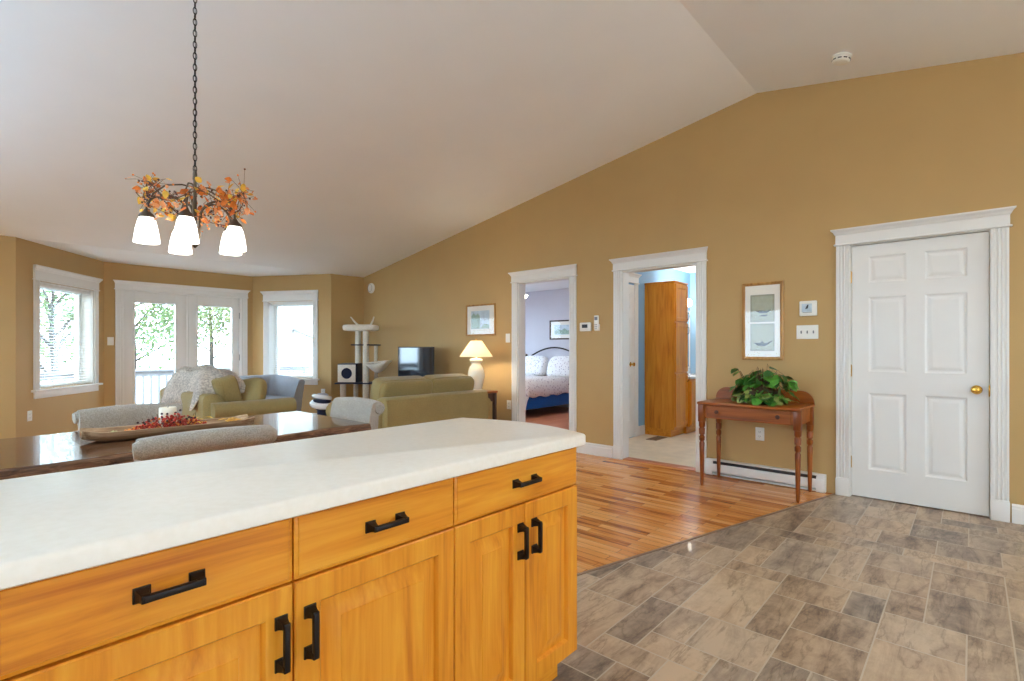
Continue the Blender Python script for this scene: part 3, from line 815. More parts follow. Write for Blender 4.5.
for _ in range(50):
    a = rr.random()*2*PI; x, y = .14*math.cos(a)*rr.random(), .06*math.sin(a)
    mb.tube([(x*.6, y*.6-.02, .004), (x, y-.01, .03+.03*rr.random()), (x*1.15, y*1.1, .04+.05*rr.random())], .0012, 4)
obj('twigs', mb, M['twig'], t)
def leaf(mb, c, size, yaw, pitch, roll=0, w=.5, fold=.12):
    m = Matrix.Translation(c) @ Matrix.Rotation(yaw, 4, 'Z') @ Matrix.Rotation(pitch, 4, 'Y') @ Matrix.Rotation(roll, 4, 'X')
    old = mb.M; mb.M = old @ m
    P = [(0, 0), (.12, .32), (.38, .5), (.7, .34), (1, 0)]
    mid = [mb.v((size*x, 0, -size*.25*x*x)) for x, _ in P]
    for sg in (1, -1):
        ed = [mb.v((size*x, sg*size*w*y, size*fold*y-size*.3*x*x)) for x, y in P[1:4]]
        mb.f([mid[0], mid[1], ed[0]]); mb.f([mid[1], mid[2], ed[1], ed[0]]); mb.f([mid[2], mid[3], ed[2], ed[1]]); mb.f([mid[3], mid[4], ed[2]])
    mb.M = old
mb = MB()
for k in range(9): leaf(mb, (.10+.06*rr.random(), -.02+.04*rr.random(), .035+.01*k/3), .05, rr.random()*6, -.2)
obj('yellow_leaves', mb, M['leafy'], t)
mb = MB()
for k in range(14): leaf(mb, (.27+.05*rr.random(), -.03+.05*rr.random(), .018+.0015*k), .055, rr.random()*6, -.25)
tag(obj('leaf_sprig', mb, M['leafy'], loc=(.80, 3.07, TZ+.015)), 'small sprig of yellow leaves at the right end of the wooden bowl', 'leaves')
mb = MB()
for k in range(90):
    a = rr.random()*2*PI; q = .04*rr.random()**.5; mb.ball((q*math.cos(a)*1.2, q*math.sin(a), .008+.02*rr.random()*(1-q/.05)), .006)
tag(obj('moss_clump', mb, M['palegreen'], loc=(.575, 3.085, TZ+.016)), 'small pale green moss clump at the left end of the wooden bowl', 'moss')

# ------------------------------------------------------------------ chandelier
CH = Vector((.919, 3.08, 0)); ZC = roof(3.08)
yawc = math.atan2(460, 515)
rvec, fvec = Vector((math.sin(yawc), -math.cos(yawc))), Vector((math.cos(yawc), math.sin(yawc)))
t = thing('chandelier', 'bronze five-light chandelier with frosted glass shades hanging above the dining table', 'chandelier', (CH.x, CH.y, 0))
mb = MB(); mb.lathe([(.0, ZC+.01), (.065, ZC+.01), (.064, ZC-.02), (.05, ZC-.035), (.012, ZC-.045), (0, ZC-.045)], 24, cap=False); obj('ceiling_canopy', mb, M['bronze'], t, weld=True)
mb = MB(); z = ZC-.045; k = 0
while z > 2.14:
    pts = []
    for i in range(12):
        a = 2*PI*i/12; u, w_ = .0085*math.cos(a), .019*math.sin(a)
        pts.append((u, 0, z-.017+w_) if k % 2 == 0 else (0, u, z-.017+w_))
    mb.tube(pts, .0024, 5, closed=True); z -= .030; k += 1
mb.tube([(0, .004, 2.13), (.004, 0, 2.5), (0, .004, ZC-.04)], .0018, 5)
obj('chain', mb, M['iron'], t)
mb = MB(); mb.lathe([(0, 2.155), (.006, 2.15), (.010, 2.13), (.011, 2.10), (.008, 2.09), (.0085, 1.78), (.016, 1.765), (.018, 1.752), (.010, 1.742), (.004, 1.735), (0, 1.732)], 16, cap=False); obj('stem', mb, M['bronze'], t, weld=True)
for k in range(5):
    lat, dep = ((-.15, -.15), (.054, -.16), (.185, .05), (.10, .165), (-.164, .135))[k]; dv = rvec*lat+fvec*dep; R = dv.length; dv.normalize()
    def P(r_, z): return (dv.x*r_, dv.y*r_, z)
    mb = MB()
    pts = [P(.012, 1.765), P(.022, 1.80), P(.026, 1.90)]+[P(.026+(R-.026)*(1-math.cos(PI*i/12))/2, 1.90+.005*i/12+.085*math.sin(PI*i/12)) for i in range(1, 12)]+[P(R, 1.905), P(R, 1.885)]
    mb.tube(pts, .0062, 8)
    mb.tube([P(.006, 2.055), P(.06, 2.058), P(.13, 2.04), P(.185, 1.985), P(R, 1.91)], .004, 6)
    arm = obj('arm', mb, M['bronze'], t)
    mb = MB(); c = (dv.x*R, dv.y*R, 0); mb.lathe([(0, 1.90), (.010, 1.90), (.016, 1.888), (.032, 1.872), (.036, 1.862), (.034, 1.856), (0, 1.856)], 16, c, cap=False); obj('socket_cup', mb, M['bronze'], arm, weld=True)
    mb = MB(); mb.lathe([(.030, 1.862), (.039, 1.84), (.048, 1.80), (.054, 1.76), (.057, 1.732), (.054, 1.732), (.050, 1.765), (.044, 1.80), (.035, 1.84), (.026, 1.860)], 20, c, cap=False); obj('glass_shade', mb, M['glow'], arm)
# leaf garland wound round the arms
t = thing('leaf_garland', 'garland of orange autumn leaves and berries wound around the chandelier arms', 'garland', (CH.x, CH.y, 0))
rr = random.Random(21); path = []
for i in range(60):
    a = 2*PI*i/60
    u, w_ = .225*math.cos(a)*(1+.06*math.sin(3*a)), .21*math.sin(a)
    z = 1.985+.03*math.sin(2*a+.6)+.03*math.sin(5*a)
    p = rvec*u+fvec*w_; path.append((p.x, p.y, z))
mb = MB(); mb.tube(path, .003, 5, closed=True)
L1, L2, L3, B_1, B_2 = MB(), MB(), MB(), MB(), MB()
for i in range(300):
    p = Vector(path[rr.randrange(60)])
    # fuller on the left and on the right, thinner in between
    side = abs((p.xy.dot(rvec))/.225)
    if rr.random() > .30+.75*side**2: continue
    q = p+Vector((rr.gauss(0, .028), rr.gauss(0, .028), rr.gauss(0, .042)))
    kind = rr.random(); mbx = L1 if kind < .42 else L2 if kind < .7 else L3
    leaf(mbx, q, .020+.026*rr.random(), rr.random()*6.3, rr.uniform(-1.2, 1.2), rr.uniform(-1, 1), w=.8)
    mb.tube([tuple(p), tuple((p+q)/2+Vector((0, 0, .008))), tuple(q)], .0012, 4)
for i in range(110):
    p = Vector(path[rr.randrange(60)]); q = p+Vector((rr.gauss(0, .035), rr.gauss(0, .035), rr.gauss(0, .045)))
    (B_1 if rr.random() < .5 else B_2).ball(q, .0058)
    mb.tube([tuple(p), tuple(q)], .0009, 4)
for p0, p1, nl in (((.02, -.02, 1.90), (.15, .04, 1.86), 26), ((-.16, -.14, 1.93), (-.03, -.12, 1.87), 22)):
    for i in range(nl):
        w_ = rr.random(); q2 = [a+(b-a)*w_ for a, b in zip(p0, p1)]; p2 = rvec*q2[0]+fvec*q2[1]; p = Vector((p2.x, p2.y, q2[2]))
        q = p+Vector((rr.gauss(0, .018), rr.gauss(0, .018), rr.gauss(0, .022))); leaf(L2 if rr.random() < .6 else L3, q, .018+.02*rr.random(), rr.random()*6.3, rr.uniform(-1, 1), rr.uniform(-1, 1), w=.8)
        (B_1 if rr.random() < .5 else B_2).ball(p+Vector((rr.gauss(0, .02), rr.gauss(0, .02), rr.gauss(0, .02))), .0055)
    A_, B_ = rvec*p0[0]+fvec*p0[1], rvec*p1[0]+fvec*p1[1]
    mb.tube([(A_.x*1.2, A_.y*1.2, 1.98), (A_.x, A_.y, p0[2]), ((A_.x+B_.x)/2, (A_.y+B_.y)/2, p0[2]-.03), (B_.x, B_.y, p1[2])], .0022, 5)
obj('vine', mb, M['twig'], t); obj('orange_leaves', L1, M['leafo'], t); obj('peach_leaves', L2, M['leafp'], t); obj('golden_leaves', L3, M['leafy'], t)
obj('dark_berries', B_1, M['berryd'], t)['kind'] = 'stuff'; obj('orange_berries', B_2, M['berryo'], t)['kind'] = 'stuff'

# ------------------------------------------------------------------ sofas (face +Y)
def make_sofa(label, group):
    t = thing('loveseat', label, 'sofa', (0, 0, 0), 0, group)
    w, dp = .69, .46
    mb = MB(); mb.box(-w, w, -dp+.02, dp, .07, .33, .02); obj('base', mb, M['olive'], t)
    prof = [(-dp, .08), (-dp, .66), (-dp+.012, .70), (-dp+.045, .72), (-dp+.12, .72), (-dp+.17, .70), (-dp+.2, .64), (-dp+.22, .3), (-dp+.22, .08)]
    mb = MB(); L = []
    for x, e in ((-w-.01, .012), (-w+.002, 0), (w-.002, 0), (w+.01, .012)):
        L.append([mb.v((x, y+(e if y < -dp+.03 else -e), z-e*(z > .5))) for y, z in prof])
    for A, B in zip(L, L[1:]):
        for k in range(len(prof)): mb.f([A[k], A[(k+1) % len(prof)], B[(k+1) % len(prof)], B[k]])
    mb.f(L[0][::-1]); mb.f(L[-1]); obj('back', mb, M['olive'], t, ang=40)
    for sx in (-1, 1):
        # arm with a roll along its top
        mb = MB(); mb.M = Matrix.Translation((sx*(w+.005), 0, 0)) @ Matrix.Diagonal((sx, 1, 1, 1))
        pr = [(-.11, .07), (.045, .07), (.045, .44)]+[(.03+.095*math.cos(a), .535+.095*math.sin(a)) for a in [math.radians(q) for q in range(-50, 201, 25)]]+[(-.09, .45)]
        mb.prism(pr, -dp+.07, dp+.01, 'y'); obj('arm', mb, M['olive'], t, ang=40)
    for sx in (-1, 1):
        mb = MB(); mb.pillow((sx*.29, .11, .40), .285, .35, .085, .3); obj('seat_cushion', mb, M['olive'], t)
        mb = MB(); mb.M = Matrix.Translation((sx*.31, -.16, .66)) @ Matrix.Rotation(math.radians(14), 4, 'X'); mb.pillow((0, 0, 0), .325, .12, .235, .2)
        bc = obj('back_cushion', mb, M['olive'], t)
        mb = MB(); mb.M = Matrix.Translation((sx*.31, -.16, .66)) @ Matrix.Rotation(math.radians(14), 4, 'X')
        sg = lambda q, p: math.copysign(abs(q)**p, q)
        mb.tube([(.327*sg(math.cos(a), .2), -.06, .236*sg(math.sin(a), .28)) for a in [2*PI*k/48 for k in range(48)]], .006, 6, closed=True); obj('piping', mb, M['olive'], bc)
    for sx in (-1, 1):
        for y in (-dp+.08, dp-.08): mb = MB(); mb.tube([(sx*(w-.06), y, 0), (sx*(w-.06), y, .075)], [.02, .028], 8); obj('leg', mb, M['dkwood'], t)
    return t
s1 = make_sofa('olive green loveseat with its back to the island', 'olive green sofas'); s1.location = (3.575, 4.18+.46, 0)
s2 = copy_tree(s1); s2['label'] = 'olive green loveseat by the French doors with a grey fur throw on it'
s2.scale = (1.12, 1, 1); s2.location = (2.31, 6.73, 0); s2.rotation_euler = (0, 0, -PI/2)
# throw pillow leaning in the near corner of the second loveseat
t = thing('throw_pillow', 'olive green throw pillow leaning on the loveseat by the French doors', 'pillow', (2.36, 6.16, .675), math.radians(-60))
mb = MB(); mb.M = Matrix.Rotation(math.radians(62), 4, 'X') @ Matrix.Rotation(math.radians(12), 4, 'Z'); mb.pillow((0, 0, 0), .23, .19, .085, .55); obj('pillow_body', mb, M['olive'], t)
# fur throw over the back cushions
t = thing('fur_throw', 'shaggy grey and beige fur throw heaped over the loveseat back', 'blanket', (2.08, 6.74, .70))
rr = random.Random(9); mb = MB(); nx, ny = 18, 34
def fz(u, w_):   # u across the back (-1..1), w_ along it (-1..1)
    hump = max(0, 1-abs(u)**4)
    along = (1-abs(w_)**10)
    lump = .02*math.sin(w_*7+1)+.02*math.sin(w_*12+u*3)+.02*math.sin(u*9+w_*5)
    return -.14*(1-hump)+.25*hump*along+lump*(.3+.7*hump)
G = [[None]*(ny+1) for _ in range(nx+1)]
for i in range(nx+1):
    for j in range(ny+1):
        u, w_ = -1+2*i/nx, -1+2*j/ny
        G[i][j] = Vector((u*(.30+.06*math.sin(w_*4))+.03, w_*.65, fz(u, w_)))
V = [[mb.v(G[i][j]) for j in range(ny+1)] for i in range(nx+1)]
for i in range(nx):
    for j in range(ny): mb.f([V[i][j], V[i+1][j], V[i+1][j+1], V[i][j+1]])
bot = [mb.v((0, 0, -.05))]
thr = obj('throw_cloth', mb, M['fur'], t, ang=180)
so = thr.modifiers.new('thickness', 'SOLIDIFY'); so.thickness = .02; so.offset = -1
mb = MB()
for _ in range(10000):
    i, j = rr.random()*nx*.999, rr.random()*ny*.999; a, b = int(i), int(j)
    p = G[a][b].lerp(G[a+1][b], i-a).lerp(G[a][b+1].lerp(G[a+1][b+1], i-a), j-b)
    nn = (G[a+1][b]-G[a][b]).cross(G[a][b+1]-G[a][b]).normalized()
    tip = p+nn*(.018+.016*rr.random())+Vector((rr.gauss(0, .012), rr.gauss(0, .012), -.012))
    s_ = Vector((rr.gauss(0, 1), rr.gauss(0, 1), 0)).normalized()*.003
    mb.f([mb.v(p-s_), mb.v(p+s_), mb.v(tip)])
fp = obj('fur_pile', mb, M['fur'], t, smooth=False); fp['kind'] = 'stuff'

# ------------------------------------------------------------------ armchair by the right bay window
t = thing('armchair', 'slate blue tub armchair with flared sides under the right bay window', 'armchair', (3.32, 8.02, 0), math.radians(190))
mb = MB()   # tub: back and arms in one upholstered shell, faces +Y
path = [(-.41, .36), (-.40, .0), (-.385, -.24), (-.32, -.33), (0, -.37), (.32, -.33), (.385, -.24), (.40, .0), (.41, .36)]
L = []
for k, (x, y) in enumerate(path):
    cx0 = Vector((x, y)); inn = Vector((-x, -y)).normalized() if y < .2 else Vector((-math.copysign(1, x), 0))
    if 2 <= k <= 6: inn = (Vector((0, .05))-cx0).normalized()
    top = .78-.06*max(0, (y+.05)/.41) if y > -.05 else .78
    o0 = cx0*.90 if y < .2 else Vector((x*.90, y)); o1 = cx0*1.06 if y < .2 else Vector((x*1.08, y+.02))
    ring = [(o0, .12), (o0.lerp(o1, .6), .5), (o1, top-.03), (o1+inn*.03, top), (o1+inn*.07, top+.004), (o1+inn*.11, top-.02), (o0+inn*.12, .42), (o0+inn*.11, .12)]
    L.append([mb.v((q.x, q.y, z)) for q, z in ring])
for A, B in zip(L, L[1:]):
    for k in range(8): mb.f([A[k], A[(k+1) % 8], B[(k+1) % 8], B[k]])
mb.f(L[0][::-1]); mb.f(L[-1]); obj('shell', mb, M['slate'], t, ang=50)
mb = MB(); mb.pillow((0, .06, .40), .285, .32, .075, .3); obj('seat_cushion', mb, M['slate'], t)
mb = MB(); mb.box(-.33, .33, -.28, .35, .12, .335, .02); obj('base', mb, M['slate'], t)
for x in (-.29, .29):
    for y in (-.22, .3): mb = MB(); mb.tube([(x, y, 0), (x, y, .13)], [.014, .022], 8); obj('leg', mb, M['dkwood'], t)

# ------------------------------------------------------------------ blue and white cat toy
t = thing('cat_toy', 'small round blue and white looped toy stand beside the olive loveseat arm', 'toy', (3.05, 5.74, 0))
mb = MB(); mb.lathe([(0, 0), (.15, 0), (.155, .02), (.12, .05), (.07, .08), (.06, .2), (.055, .47), (.09, .50), (0, .50)], 24, cap=False); obj('pedestal', mb, M['navy'], t, weld=True)
mb = MB(); mb.tube([(.105*math.cos(2*PI*k/24), .105*math.sin(2*PI*k/24), .54+.02*math.sin(2*PI*k/24)) for k in range(24)], .036, 10, closed=True); obj('lower_ring', mb, M['porcelain'], t)
mb = MB(); mb.lathe([(0, .55), (.10, .55), (.10, .60), (0, .60)], 24, cap=False); obj('core', mb, M['navy'], t, weld=True)
mb = MB(); mb.tube([(.09*math.cos(2*PI*k/24), .09*math.sin(2*PI*k/24), .625-.018*math.cos(2*PI*k/24)) for k in range(24)], .026, 10, closed=True); obj('upper_ring', mb, M['porcelain'], t)
mb = MB(); mb.lathe([(0, .60), (.07, .61), (.075, .65), (.05, .668), (0, .67)], 20, cap=False); obj('cap', mb, M['slate'], t, weld=True)

# ------------------------------------------------------------------ cat tree
t = thing('cat_tree', 'tall cream cat tree with posts, hammock and condo box in the far corner', 'cat tree', (4.49, 7.18, 0), math.radians(-48))
K = .0157
mb = MB(); mb.box(-.36, .36, -.22, .2, 0, .035, .006); obj('base_board', mb, M['plush'], t)
mb = MB(); mb.pillow((-.02, 0, 1.525), .255, .18, .05, .3); mb.box(-.24, .2, -.15, .15, 1.485, 1.505); obj('top_perch', mb, M['plush'], t)
def post(x, y, z0, z1, r=.045): mb = MB(); mb.tube([(x, y, z0), (x, y, z1)], r, 16); obj('post', mb, M['sisal'], t)
post(-.07, .02, .97, 1.485); post(.085, -.10, .035, 1.485, .048); post(.19, .10, .035, .66, .032); post(.19, .10, .68, 1.245, .032)
post(-.27, -.10, .035, .645, .045); post(-.13, .10, .035, .645, .036)
mb = MB(); mb.box(-.14, .25, -.14, .16, 1.247, 1.265, .004); obj('shelf', mb, M['navy'], t)
mb = MB(); mb.box(-.38, .27, -.18, .18, .648, .668, .004); obj('shelf', mb, M['navy'], t)
# condo box with a round doorway
mb = MB(); mb.box(-.34, -.045, -.155, .16, .67, .965, .01); cb = obj('condo_box', mb, M['navy'], t)
mb = MB(); hx, hz, hr = -.195, .815, .085; N = 32; outer, inner = [], []
for k in range(N):
    a = 2*PI*k/N; c_, s_ = math.cos(a), math.sin(a); q = .135/max(abs(c_), abs(s_))
    outer.append((hx+q*c_, hz+q*s_)); inner.append((hx+hr*c_, hz+hr*s_))
for y in (-.175, -.156):
    for k in range(N):
        k2 = (k+1) % N; mb.quad((outer[k][0], y, outer[k][1]), (outer[k2][0], y, outer[k2][1]), (inner[k2][0], y, inner[k2][1]), (inner[k][0], y, inner[k][1]))
for k in range(N):
    k2 = (k+1) % N
    for R_ in (outer, inner): mb.quad((R_[k][0], -.175, R_[k][1]), (R_[k2][0], -.175, R_[k2][1]), (R_[k2][0], -.156, R_[k2][1]), (R_[k][0], -.156, R_[k][1]))
obj('front_panel', mb, M['plush'], cb, weld=True)
# hammock
mb = MB(); L = []
for i in range(9):
    u = -1+2*i/8
    L.append([mb.v((.27+.16*u, .16*v_-.06, .985+.02*u-.15*(1-abs(u)**1.9)*(1-v_*v_*.9))) for v_ in [-1+2*j/8 for j in range(9)]])
for A, B in zip(L, L[1:]):
    for k in range(8): mb.f([A[k], A[k+1], B[k+1], B[k]])
h_ = obj('hammock', mb, M['plush'], t, ang=180); so = h_.modifiers.new('thickness', 'SOLIDIFY'); so.thickness = .018
mb = MB(); mb.tube([(.11, -.22, .975), (.43, -.22, 1.005), (.43, .10, 1.005), (.11, .10, .975)], .012, 8, closed=True); obj('hammock_frame', mb, M['plush'], h_)
for x, dx in ((-.05, -.13), (.12, .07)):
    mb = MB(); mb.tube([(x, 0, 1.55), (x+dx*.6, 0, 1.63), (x+dx, -.02, 1.70)], [.018, .016, .010], 6); obj('toy_stick', mb, M['plush'], t)

# ------------------------------------------------------------------ TV, stand
t = thing('tv_stand', 'low dark media stand under the television along the right wall', 'tv stand', (4.66, 5.97, 0), -PI/2)
mb = MB(); mb.box(-.62, .62, -.2, .2, .66, .70, .004); obj('top', mb, M['dkwood'], t)
mb = MB(); mb.box(-.6, .6, -.18, .19, .08, .66, .003); obj('body', mb, M['dkwood'], t)
for x0 in (-.59, .005):
    mb = MB(); mb.rings(x0, x0+.585, .10, .64, -.2, [(0, .02), (0, .003), (.003, 0), (.06, 0), (.066, .006), (.07, .006)]); dd = obj('door', mb, M['dkwood'], t)
    mb = MB(); mb.ball((x0+(.55 if x0 < 0 else .035), -.212, .38), .012, 12); obj('knob', mb, M['brass'], dd)
mb = MB(); mb.box(-.6, .6, -.15, .19, 0, .08); obj('plinth', mb, M['dkwood'], t)
t = thing('television', 'flat black television on a stand by the right wall beyond the sofa', 'television', (4.60, 5.97, .70), -PI/2)
mb = MB(); mb.box(-.40, .40, -.018, .022, .055, .525, .006); mb.box(-.25, .25, .02, .045, .12, .4, .01); obj('housing', mb, M['darkp'], t)
mb = MB(); mb.quad((-.385, -.0185, .075), (.385, -.0185, .075), (.385, -.0185, .51), (-.385, -.0185, .51)); obj('screen', mb, M['tvscreen'], t, smooth=False)
mb = MB(); mb.box(-.16, .16, -.09, .09, 0, .012, .004); mb.box(-.03, .03, -.0, .03, .01, .09, .004); obj('foot', mb, M['darkp'], t)

# ------------------------------------------------------------------ end table and lamp
t = thing('end_table', 'small brown end table beside the green loveseat under the lit lamp', 'table', (4.55, 4.68, 0))
mb = MB(); mb.box(-.145, .145, -.25, .25, .645, .672, .005); obj('top', mb, M['cherry'], t)
for x in (-.115, .115):
    for y in (-.22, .22): mb = MB(); mb.box(x-.02, x+.02, y-.02, y+.02, 0, .645, .003); obj('leg', mb, M['dkwood'], t)
mb = MB(); mb.box(-.115, .115, -.22, .22, .54, .645); obj('apron', mb, M['dkwood'], t)
mb = MB(); mb.box(-.13, .13, -.23, .23, .2, .22); obj('shelf', mb, M['dkwood'], t)
LZ = .672
t = thing('table_lamp', 'lit cream ceramic table lamp with a cone shade on the end table', 'lamp', (4.525, 4.645, LZ))
mb = MB(); mb.lathe([(0, 0), (.075, 0), (.078, .012), (.070, .02), (.080, .05), (.098, .12), (.106, .19), (.100, .25), (.080, .30), (.060, .325), (.058, .345), (.078, .36), (.082, .385), (.074, .395), (.05, .40), (.012, .405), (.012, .43), (0, .43)], 32, cap=False); obj('base', mb, M['lampbase'], t, weld=True, ang=50)
mb = MB(); mb.lathe([(.208, .425), (.206, .432), (.075, .620), (.072, .625), (.070, .620), (.201, .430)], 40, cap=False); sh = obj('lamp_shade', mb, M['shade'], t, weld=False)
mb = MB(); mb.tube([(0, 0, .43), (0, 0, .635)], .004, 6); mb.tube([(-.07, 0, .62), (.07, 0, .62)], .003, 6); mb.ball((0, 0, .64), .012, 12); obj('finial_rod', mb, M['brass'], t)
def lamp(name, kind, loc, power, col, size, parent=None, rot=None):
    ld = bpy.data.lights.new(name, kind); ld.energy = power; ld.color = col
    if kind == 'POINT': ld.shadow_soft_size = size
    o = bpy.data.objects.new(name, ld); COL.objects.link(o); o.location = loc
    if parent: o.parent = parent
    if rot: o.rotation_euler = rot
    return o
lamp('lamp_bulb', 'POINT', (0, 0.03, .52), P_TABLE_LAMP, (1, .87, .66), .035, t)

# ------------------------------------------------------------------ things on the right wall (local -Y faces the room)
def on_wall(name, label, cat, y, z, group=None): return thing(name, label, cat, (XR, y, z), -PI/2, group)
def picture(t, w, h, fw, framem, fdep=.022):
    mb = MB()
    mb.rings(-w/2, w/2, -h/2, h/2, -fdep, [(0, fdep), (0, .004), (.004, 0), (fw*.6, .003), (fw, .010), (fw+.001, .016)])
    bmesh.ops.delete(mb.bm, geom=[mb.bm.faces[:][-1]], context='FACES_ONLY'); obj('frame', mb, M[framem], t, smooth=False)
    mb = MB(); mb.box(-w/2+fw*.8, w/2-fw*.8, -.008, -.002, -h/2+fw*.8, h/2-fw*.8); obj('mat_board', mb, M['mat'], t, smooth=False)
    mb = MB(); mb.quad((-w/2+fw, -.0115, -h/2+fw), (w/2-fw, -.0115, -h/2+fw), (w/2-fw, -.0115, h/2-fw), (-w/2+fw, -.0115, h/2-fw)); obj('glazing', mb, M['glass'], t, smooth=False)
def flat(mb, pts, y): mb.f([mb.v((x, y, z)) for x, z in pts])
t = on_wall('framed_print', 'tall framed pair of bird prints hanging above the console table', 'picture', 1.403, 1.446)
picture(t, .345, .695, .026, 'goldframe')
for zc in (.115, -.145):
    mb = MB(); mb.box(-.097, .097, -.0098, -.008, zc-.118, zc+.118); pr = obj('print', mb, M['print1'], t, smooth=False)
    mb = MB(); mb.rings(-.100, .100, zc-.121, zc+.121, -.0099, [(0, 0), (.003, 0)]); bmesh.ops.delete(mb.bm, geom=[mb.bm.faces[:][-1]], context='FACES_ONLY')
    mb.rings(-.090, .090, zc-.111, zc+.111, -.0100, [(0, 0), (.0015, 0)]); bmesh.ops.delete(mb.bm, geom=[mb.bm.faces[:][-1]], context='FACES_ONLY')
    if zc > 0:
        flat(mb, [(-.06, zc-.02), (-.02, zc-.045), (.04, zc-.045), (.075, zc-.015), (.03, zc-.025), (.0, zc-.02)], -.0102)
        flat(mb, [(-.03, zc-.07), (.03, zc-.075), (.05, zc-.06), (.0, zc-.058)], -.0102)
    else:
        flat(mb, [(-.075, zc-.05), (-.04, zc-.075), (.02, zc-.08), (.075, zc-.045), (.085, zc-.03), (.04, zc-.05), (.01, zc-.055), (-.03, zc-.05)], -.0102)
        flat(mb, [(-.02, zc-.055), (.0, zc-.03), (-.03, zc-.012), (-.005, zc-.022), (.015, zc-.05)], -.0102)
    obj('ink_drawing', mb, M['print2'], pr, smooth=False)
t = on_wall('framed_print', 'square framed landscape print with a wide mat above the table lamp', 'picture', 4.99, 1.588)
picture(t, .56, .43, .022, 'goldframe')
mb = MB(); mb.box(-.18, .17, -.0098, -.008, -.12, .125); pr = obj('print', mb, M['printb'], t, smooth=False)
mb = MB(); flat(mb, [(-.175, -.115), (-.01, -.115), (-.01, .05), (-.05, .09), (-.09, .06), (-.13, .1), (-.175, .06)], -.0101); flat(mb, [(.0, -.115), (.165, -.115), (.165, -.07), (.08, -.05)], -.0101); obj('painted_trees', mb, M['printg'], pr, smooth=False)

def wallplate(t, w, h, kind, n=1):
    mb = MB(); mb.box(-w/2, w/2, -.006, 0, -h/2, h/2, .003); pl = obj('plate', mb, M['plastic'], t)
    for k in range(n):
        x = (k-(n-1)/2)*.046
        if kind == 'switch':
            mb = MB(); mb.box(x-.005, x+.005, -.0065, -.0055, -.012, .012); mb.M = Matrix.Translation((x, -.006, .004)) @ Matrix.Rotation(.5, 4, 'X'); mb.box(-.004, .004, -.011, 0, -.004, .004, .001); obj('toggle', mb, M['greyp'] if n > 1 else M['plastic'], pl)
        else:
            for zz in (-.02, .02):
                mb = MB(); mb.box(x-.016, x+.016, -.0085, -.005, zz-.014, zz+.014, .004); rc = obj('receptacle', mb, M['plastic'], pl)
                mb = MB(); mb.box(x-.008, x-.006, -.0088, -.008, zz-.004, zz+.007); mb.box(x+.006, x+.008, -.0088, -.008, zz-.004, zz+.007); mb.box(x-.002, x+.002, -.0088, -.008, zz-.010, zz-.006); obj('slots', mb, M['darkp'], rc)
wallplate(on_wall('light_switch', 'triple white light switch plate beside the white six-panel door', 'switch', 1.046, 1.34), .165, .118, 'switch', 3)
wallplate(on_wall('light_switch', 'single white light switch left of the bedroom doorway', 'switch', 4.49, 1.335), .075, .115, 'switch')
wallplate(on_wall('wall_outlet', 'white electrical outlet on the tan wall below the console table', 'outlet', 1.425, .43), .075, .118, 'outlet')
wallplate(on_wall('wall_outlet', 'white electrical outlet low on the wall left of the bedroom doorway', 'outlet', 4.47, .472), .075, .115, 'outlet')
def bay_plate(P, Q, tt, z, name, label, cat, kind):
    P, Q = Vector(P), Vector(Q); d_ = (Q-P).normalized(); p = P+d_*tt
    wallplate(thing(name, label, cat, (p.x, p.y, z), math.atan2(d_.y, d_.x)), .075, .118, kind)
bay_plate(B1, B2, .205, .43, 'wall_outlet', 'white electrical outlet low on the wall under the left bay window', 'outlet', 'outlet')
bay_plate(C1, C2, 1.345, .475, 'wall_outlet', 'white electrical outlet low on the wall near the cat tree', 'outlet', 'outlet')
bay_plate(B2, C1, .075, 1.305, 'light_switch', 'white light switch left of the French doors', 'switch', 'switch')
t = on_wall('thermostat', 'white square wall thermostat above the triple light switch', 'thermostat', 1.037, 1.54)
mb = MB(); mb.box(-.066, .066, -.026, 0, -.064, .064, .008); h_ = obj('housing', mb, M['plastic'], t)
mb = MB(); mb.box(-.048, .03, -.0268, -.025, -.03, .04, .001); obj('display', mb, M['printb'], h_); mb = MB(); flat(mb, [(-.02, -.005), (.0, .0), (.005, .03), (-.005, .03)], -.0270); mb.box(-.04, .03, -.027, -.026, -.036, -.033); obj('digits', mb, M['darkp'], h_)
t = on_wall('thermostat', 'small white thermostat with a dark display between the two doorways', 'thermostat', 3.285, 1.446)
mb = MB(); mb.box(-.075, .075, -.028, 0, -.05, .05, .010); h_ = obj('housing', mb, M['plastic'], t)
mb = MB(); mb.box(-.04, .035, -.0288, -.027, -.012, .028, .002); obj('display', mb, M['darkp'], h_)
t = on_wall('remote_control', 'white remote control in a wall holder right of the small thermostat', 'remote', 3.135, 1.482)
mb = MB(); mb.box(-.034, .034, -.012, 0, -.085, -.01, .004); obj('holder', mb, M['plastic'], t)
mb = MB(); mb.box(-.027, .027, -.032, -.008, -.078, .088, .006); h_ = obj('body', mb, M['plastic'], t)
mb = MB(); mb.box(-.020, .020, -.0330, -.031, .035, .072, .001); obj('display', mb, M['greyp'], h_)
mb = MB()
for a in range(2):
    for b in range(3): mb.box(-.016+.02*a, -.004+.02*a, -.0335, -.031, -.02-.02*b, -.010-.02*b, .001)
obj('buttons', mb, M['greyp'], h_)
t = on_wall('wall_sensor', 'round white sensor high on the wall above the cat tree', 'sensor', 7.62, 2.225)
mb = MB(); mb.M = Matrix.Rotation(PI/2, 4, 'X'); mb.lathe([(0, 0), (.085, 0), (.088, .01), (.08, .03), (.05, .042), (0, .045)], 28, cap=False); obj('cover', mb, M['plastic'], t, weld=True, ang=50)
mb = MB(); mb.M = Matrix.Rotation(PI/2, 4, 'X'); mb.lathe([(.06, .036), (.062, .042), (.058, .042), (.056, .036)], 28, cap=False); obj('vent_ring', mb, M['greyp'], t)
